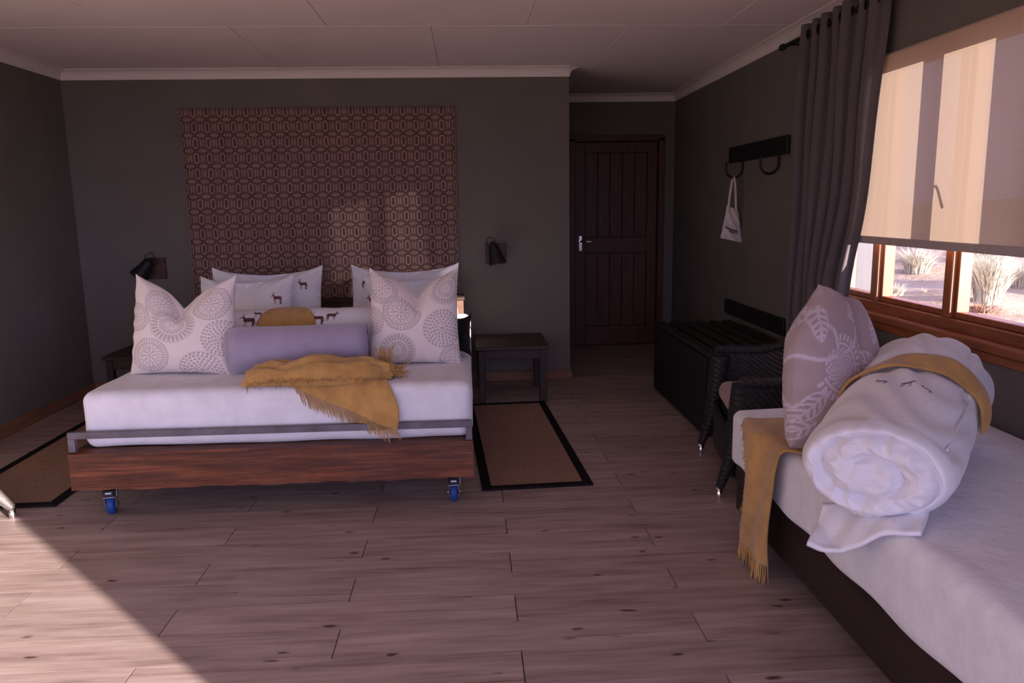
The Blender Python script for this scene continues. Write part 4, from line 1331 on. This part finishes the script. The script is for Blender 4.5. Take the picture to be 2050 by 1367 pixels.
def day_throw():
    t = thing('mustard_throw', 'mustard fringed throw hanging down the side of the single bed', 'throw', (1.12, 2.8, DZM))
    n, m = 70, 30
    q = np.linspace(0, 1, n)[:, None]; u = np.linspace(0, 1, m)[None]
    # path down: from the mattress top over the edge to near the floor
    Lp = .30 + .47
    s = q * Lp
    x = np.where(s < .28, 1.39 - s, DX - .02 - .012 * (s - .28))
    e = smooth01((s - .22) / .12)
    x = (1.395 - s) * (1 - e) + (DX - .026 - .010 * np.sin((s - .3) * 6)) * e
    z = np.where(s < .25, DZM + .012, DZM + .012 - (s - .25))
    z = (DZM + .010) * (1 - e) + (DZM + .045 - (s - .25)) * e
    yl = 3.035 - .09 * smooth01((s - .30) / .2) + .03 * smooth01((s - .6) / .2)
    yr = 2.44 + .20 * smooth01(s / .40) + .06 * smooth01((s - .4) / .35)
    y = yl + (yr - yl) * u
    xx = x + .012 * np.sin(u * 9 + s * 5) * e - .016 * e * np.sin(u * math.pi)
    zz = z + .004 * np.sin(u * 15) * (1 - e)
    P = np.stack(np.broadcast_arrays(xx, y, zz), -1)
    MB().sheet(P, .006).build('cloth', M['mustard'], t)
    fr = MB(); R = random.Random(8)
    pts = []; dirs = []; lens = []
    for i in range(60):
        k = i / 59; p = P[-1, min(m - 1, int(k * (m - 1)))]
        pts.append((p[0], p[1] + R.uniform(-.004, .004), p[2] + .005)); dirs.append((R.uniform(-.06, .04), R.uniform(-.06, .06), -1)); lens.append(R.uniform(.07, .09))
    strands(fr, pts, dirs, lens, .0024, 5, .08)
    pts = []; dirs = []; lens = []
    for i in range(110):
        k = .28 + .70 * i / 109; p = P[int(k * (n - 1)), 0]
        pts.append(tuple(p)); dirs.append((R.uniform(-.25, .1), .55, -1)); lens.append(R.uniform(.02, .04))
    strands(fr, pts, dirs, lens, .002, 6, .2)
    stuff(fr.build('fringe', M['fringe'], t))
day_throw()

# ------------------------------------------------------------------ outside
def ground_z(x, y):
    z = -.22 + .02 * np.maximum(0, x - 4) + .012 * np.maximum(0, y - 6)
    z = z + .05 * np.sin(x * .9 + .4 * y) * np.clip((x - 3) / 4, 0, 1) + .04 * np.sin(y * .7 - x * .35 + 1)
    for cx, cy, r, h in MOUNDS:
        z = z + h * np.exp(-((x - cx) ** 2 + (y - cy) ** 2) / (2 * r * r))
    return z
MOUNDS = [(10.5, 10.5, .8, .6), (9.6, 15.4, 1.0, .22), (7.6, 11.4, .7, .16), (13, 20, 1.5, .5), (15, 16, 1.4, .5)]  # first mound is out of view, added to shade the sand seen outside
def outside():
    n = 200
    x = np.sign(np.linspace(-1, 1, n)) * np.abs(np.linspace(-1, 1, n)) ** 1.6
    X = 8 + x * 45; Y = 12 + x * 55
    GX, GY = np.meshgrid(X, Y, indexing='ij')
    Z = ground_z(GX, GY)
    inside = (GX < 3.2) & (GY > -2.5) & (GY < 9)
    Z = np.where((GX < 3.0) | (GY < -1.5), np.minimum(Z, -.22), Z)
    MBg = MB().grid(np.stack([GX, GY, Z], -1))
    o = MBg.build('ground', M['sand']); struct(o)
    def tuft(label, x, y, h, nb, spread, seed, mat='straw', group='dry grass tufts outside'):
        R = random.Random(seed)
        z0 = float(ground_z(np.array(x), np.array(y))) - .02
        t = thing('grass_tuft', label, 'grass', (x, y, z0), group=group)
        mb = MB()
        for i in range(nb):
            a = R.uniform(0, 6.283); rr = R.random() ** .7 * spread * .35
            bx, by = rr * math.cos(a), rr * math.sin(a)
            L = h * R.uniform(.55, 1.1); ln = R.uniform(.1, .75) * spread / max(h, .1)
            a2 = a + R.uniform(-.6, .6)
            dx, dy = math.cos(a2) * ln * L, math.sin(a2) * ln * L
            wx, wy = -math.sin(a2) * .009 * (1 + h), math.cos(a2) * .009 * (1 + h)
            V = []
            for k in range(4):
                q = k / 3; px, py, pz = bx + dx * q * q, by + dy * q * q, L * q * (1 - .25 * q * ln)
                ww = 1 - q * .9
                V += [(px - wx * ww, py - wy * ww, pz), (px + wx * ww, py + wy * ww, pz)]
            mb.add(V, [(0, 1, 3, 2), (2, 3, 5, 4), (4, 5, 7, 6)])
        stuff(mb.build('blades', M[mat], t, local=True))
    L_ = [('pale grass tuft high in the middle window pane', 8.45, 14.25, .50, 420, .62),
          ('small bright grass tuft low at the left of the middle pane', 6.80, 12.0, .24, 90, .30),
          ('tiny grass wisp in the shaded hollow of the middle pane', 7.25, 11.97, .10, 30, .12),
          ('large pale grass bush filling the right window pane', 7.50, 10.80, .72, 900, .50),
          ('grass clump at the far right of the window pane', 9.05, 12.2, .5, 260, .5),
          ('low grass clump far behind the large bush', 10.0, 14.3, .5, 260, .7)]
    for i, a in enumerate(L_):
        tuft(a[0], a[1], a[2], a[3], a[4], a[5], 100 + i)
    tuft('red brown dry litter under the large grass bush', 7.18, 10.48, .16, 320, .42, 140, 'twig', None)
    # white boarded wall of the next building
    t = thing('boarded_wall', 'white boarded outside wall seen in the left window pane', 'wall', (3.55, 8.0, -.2))
    for i in range(14):
        y0 = 6.42 + i * .22
        MB().span((3.5 + .006 * (i % 2), y0 + .004, -.3), (3.56, y0 + .216, 2.5), .006).build('board', M['white_board'], t)
outside()
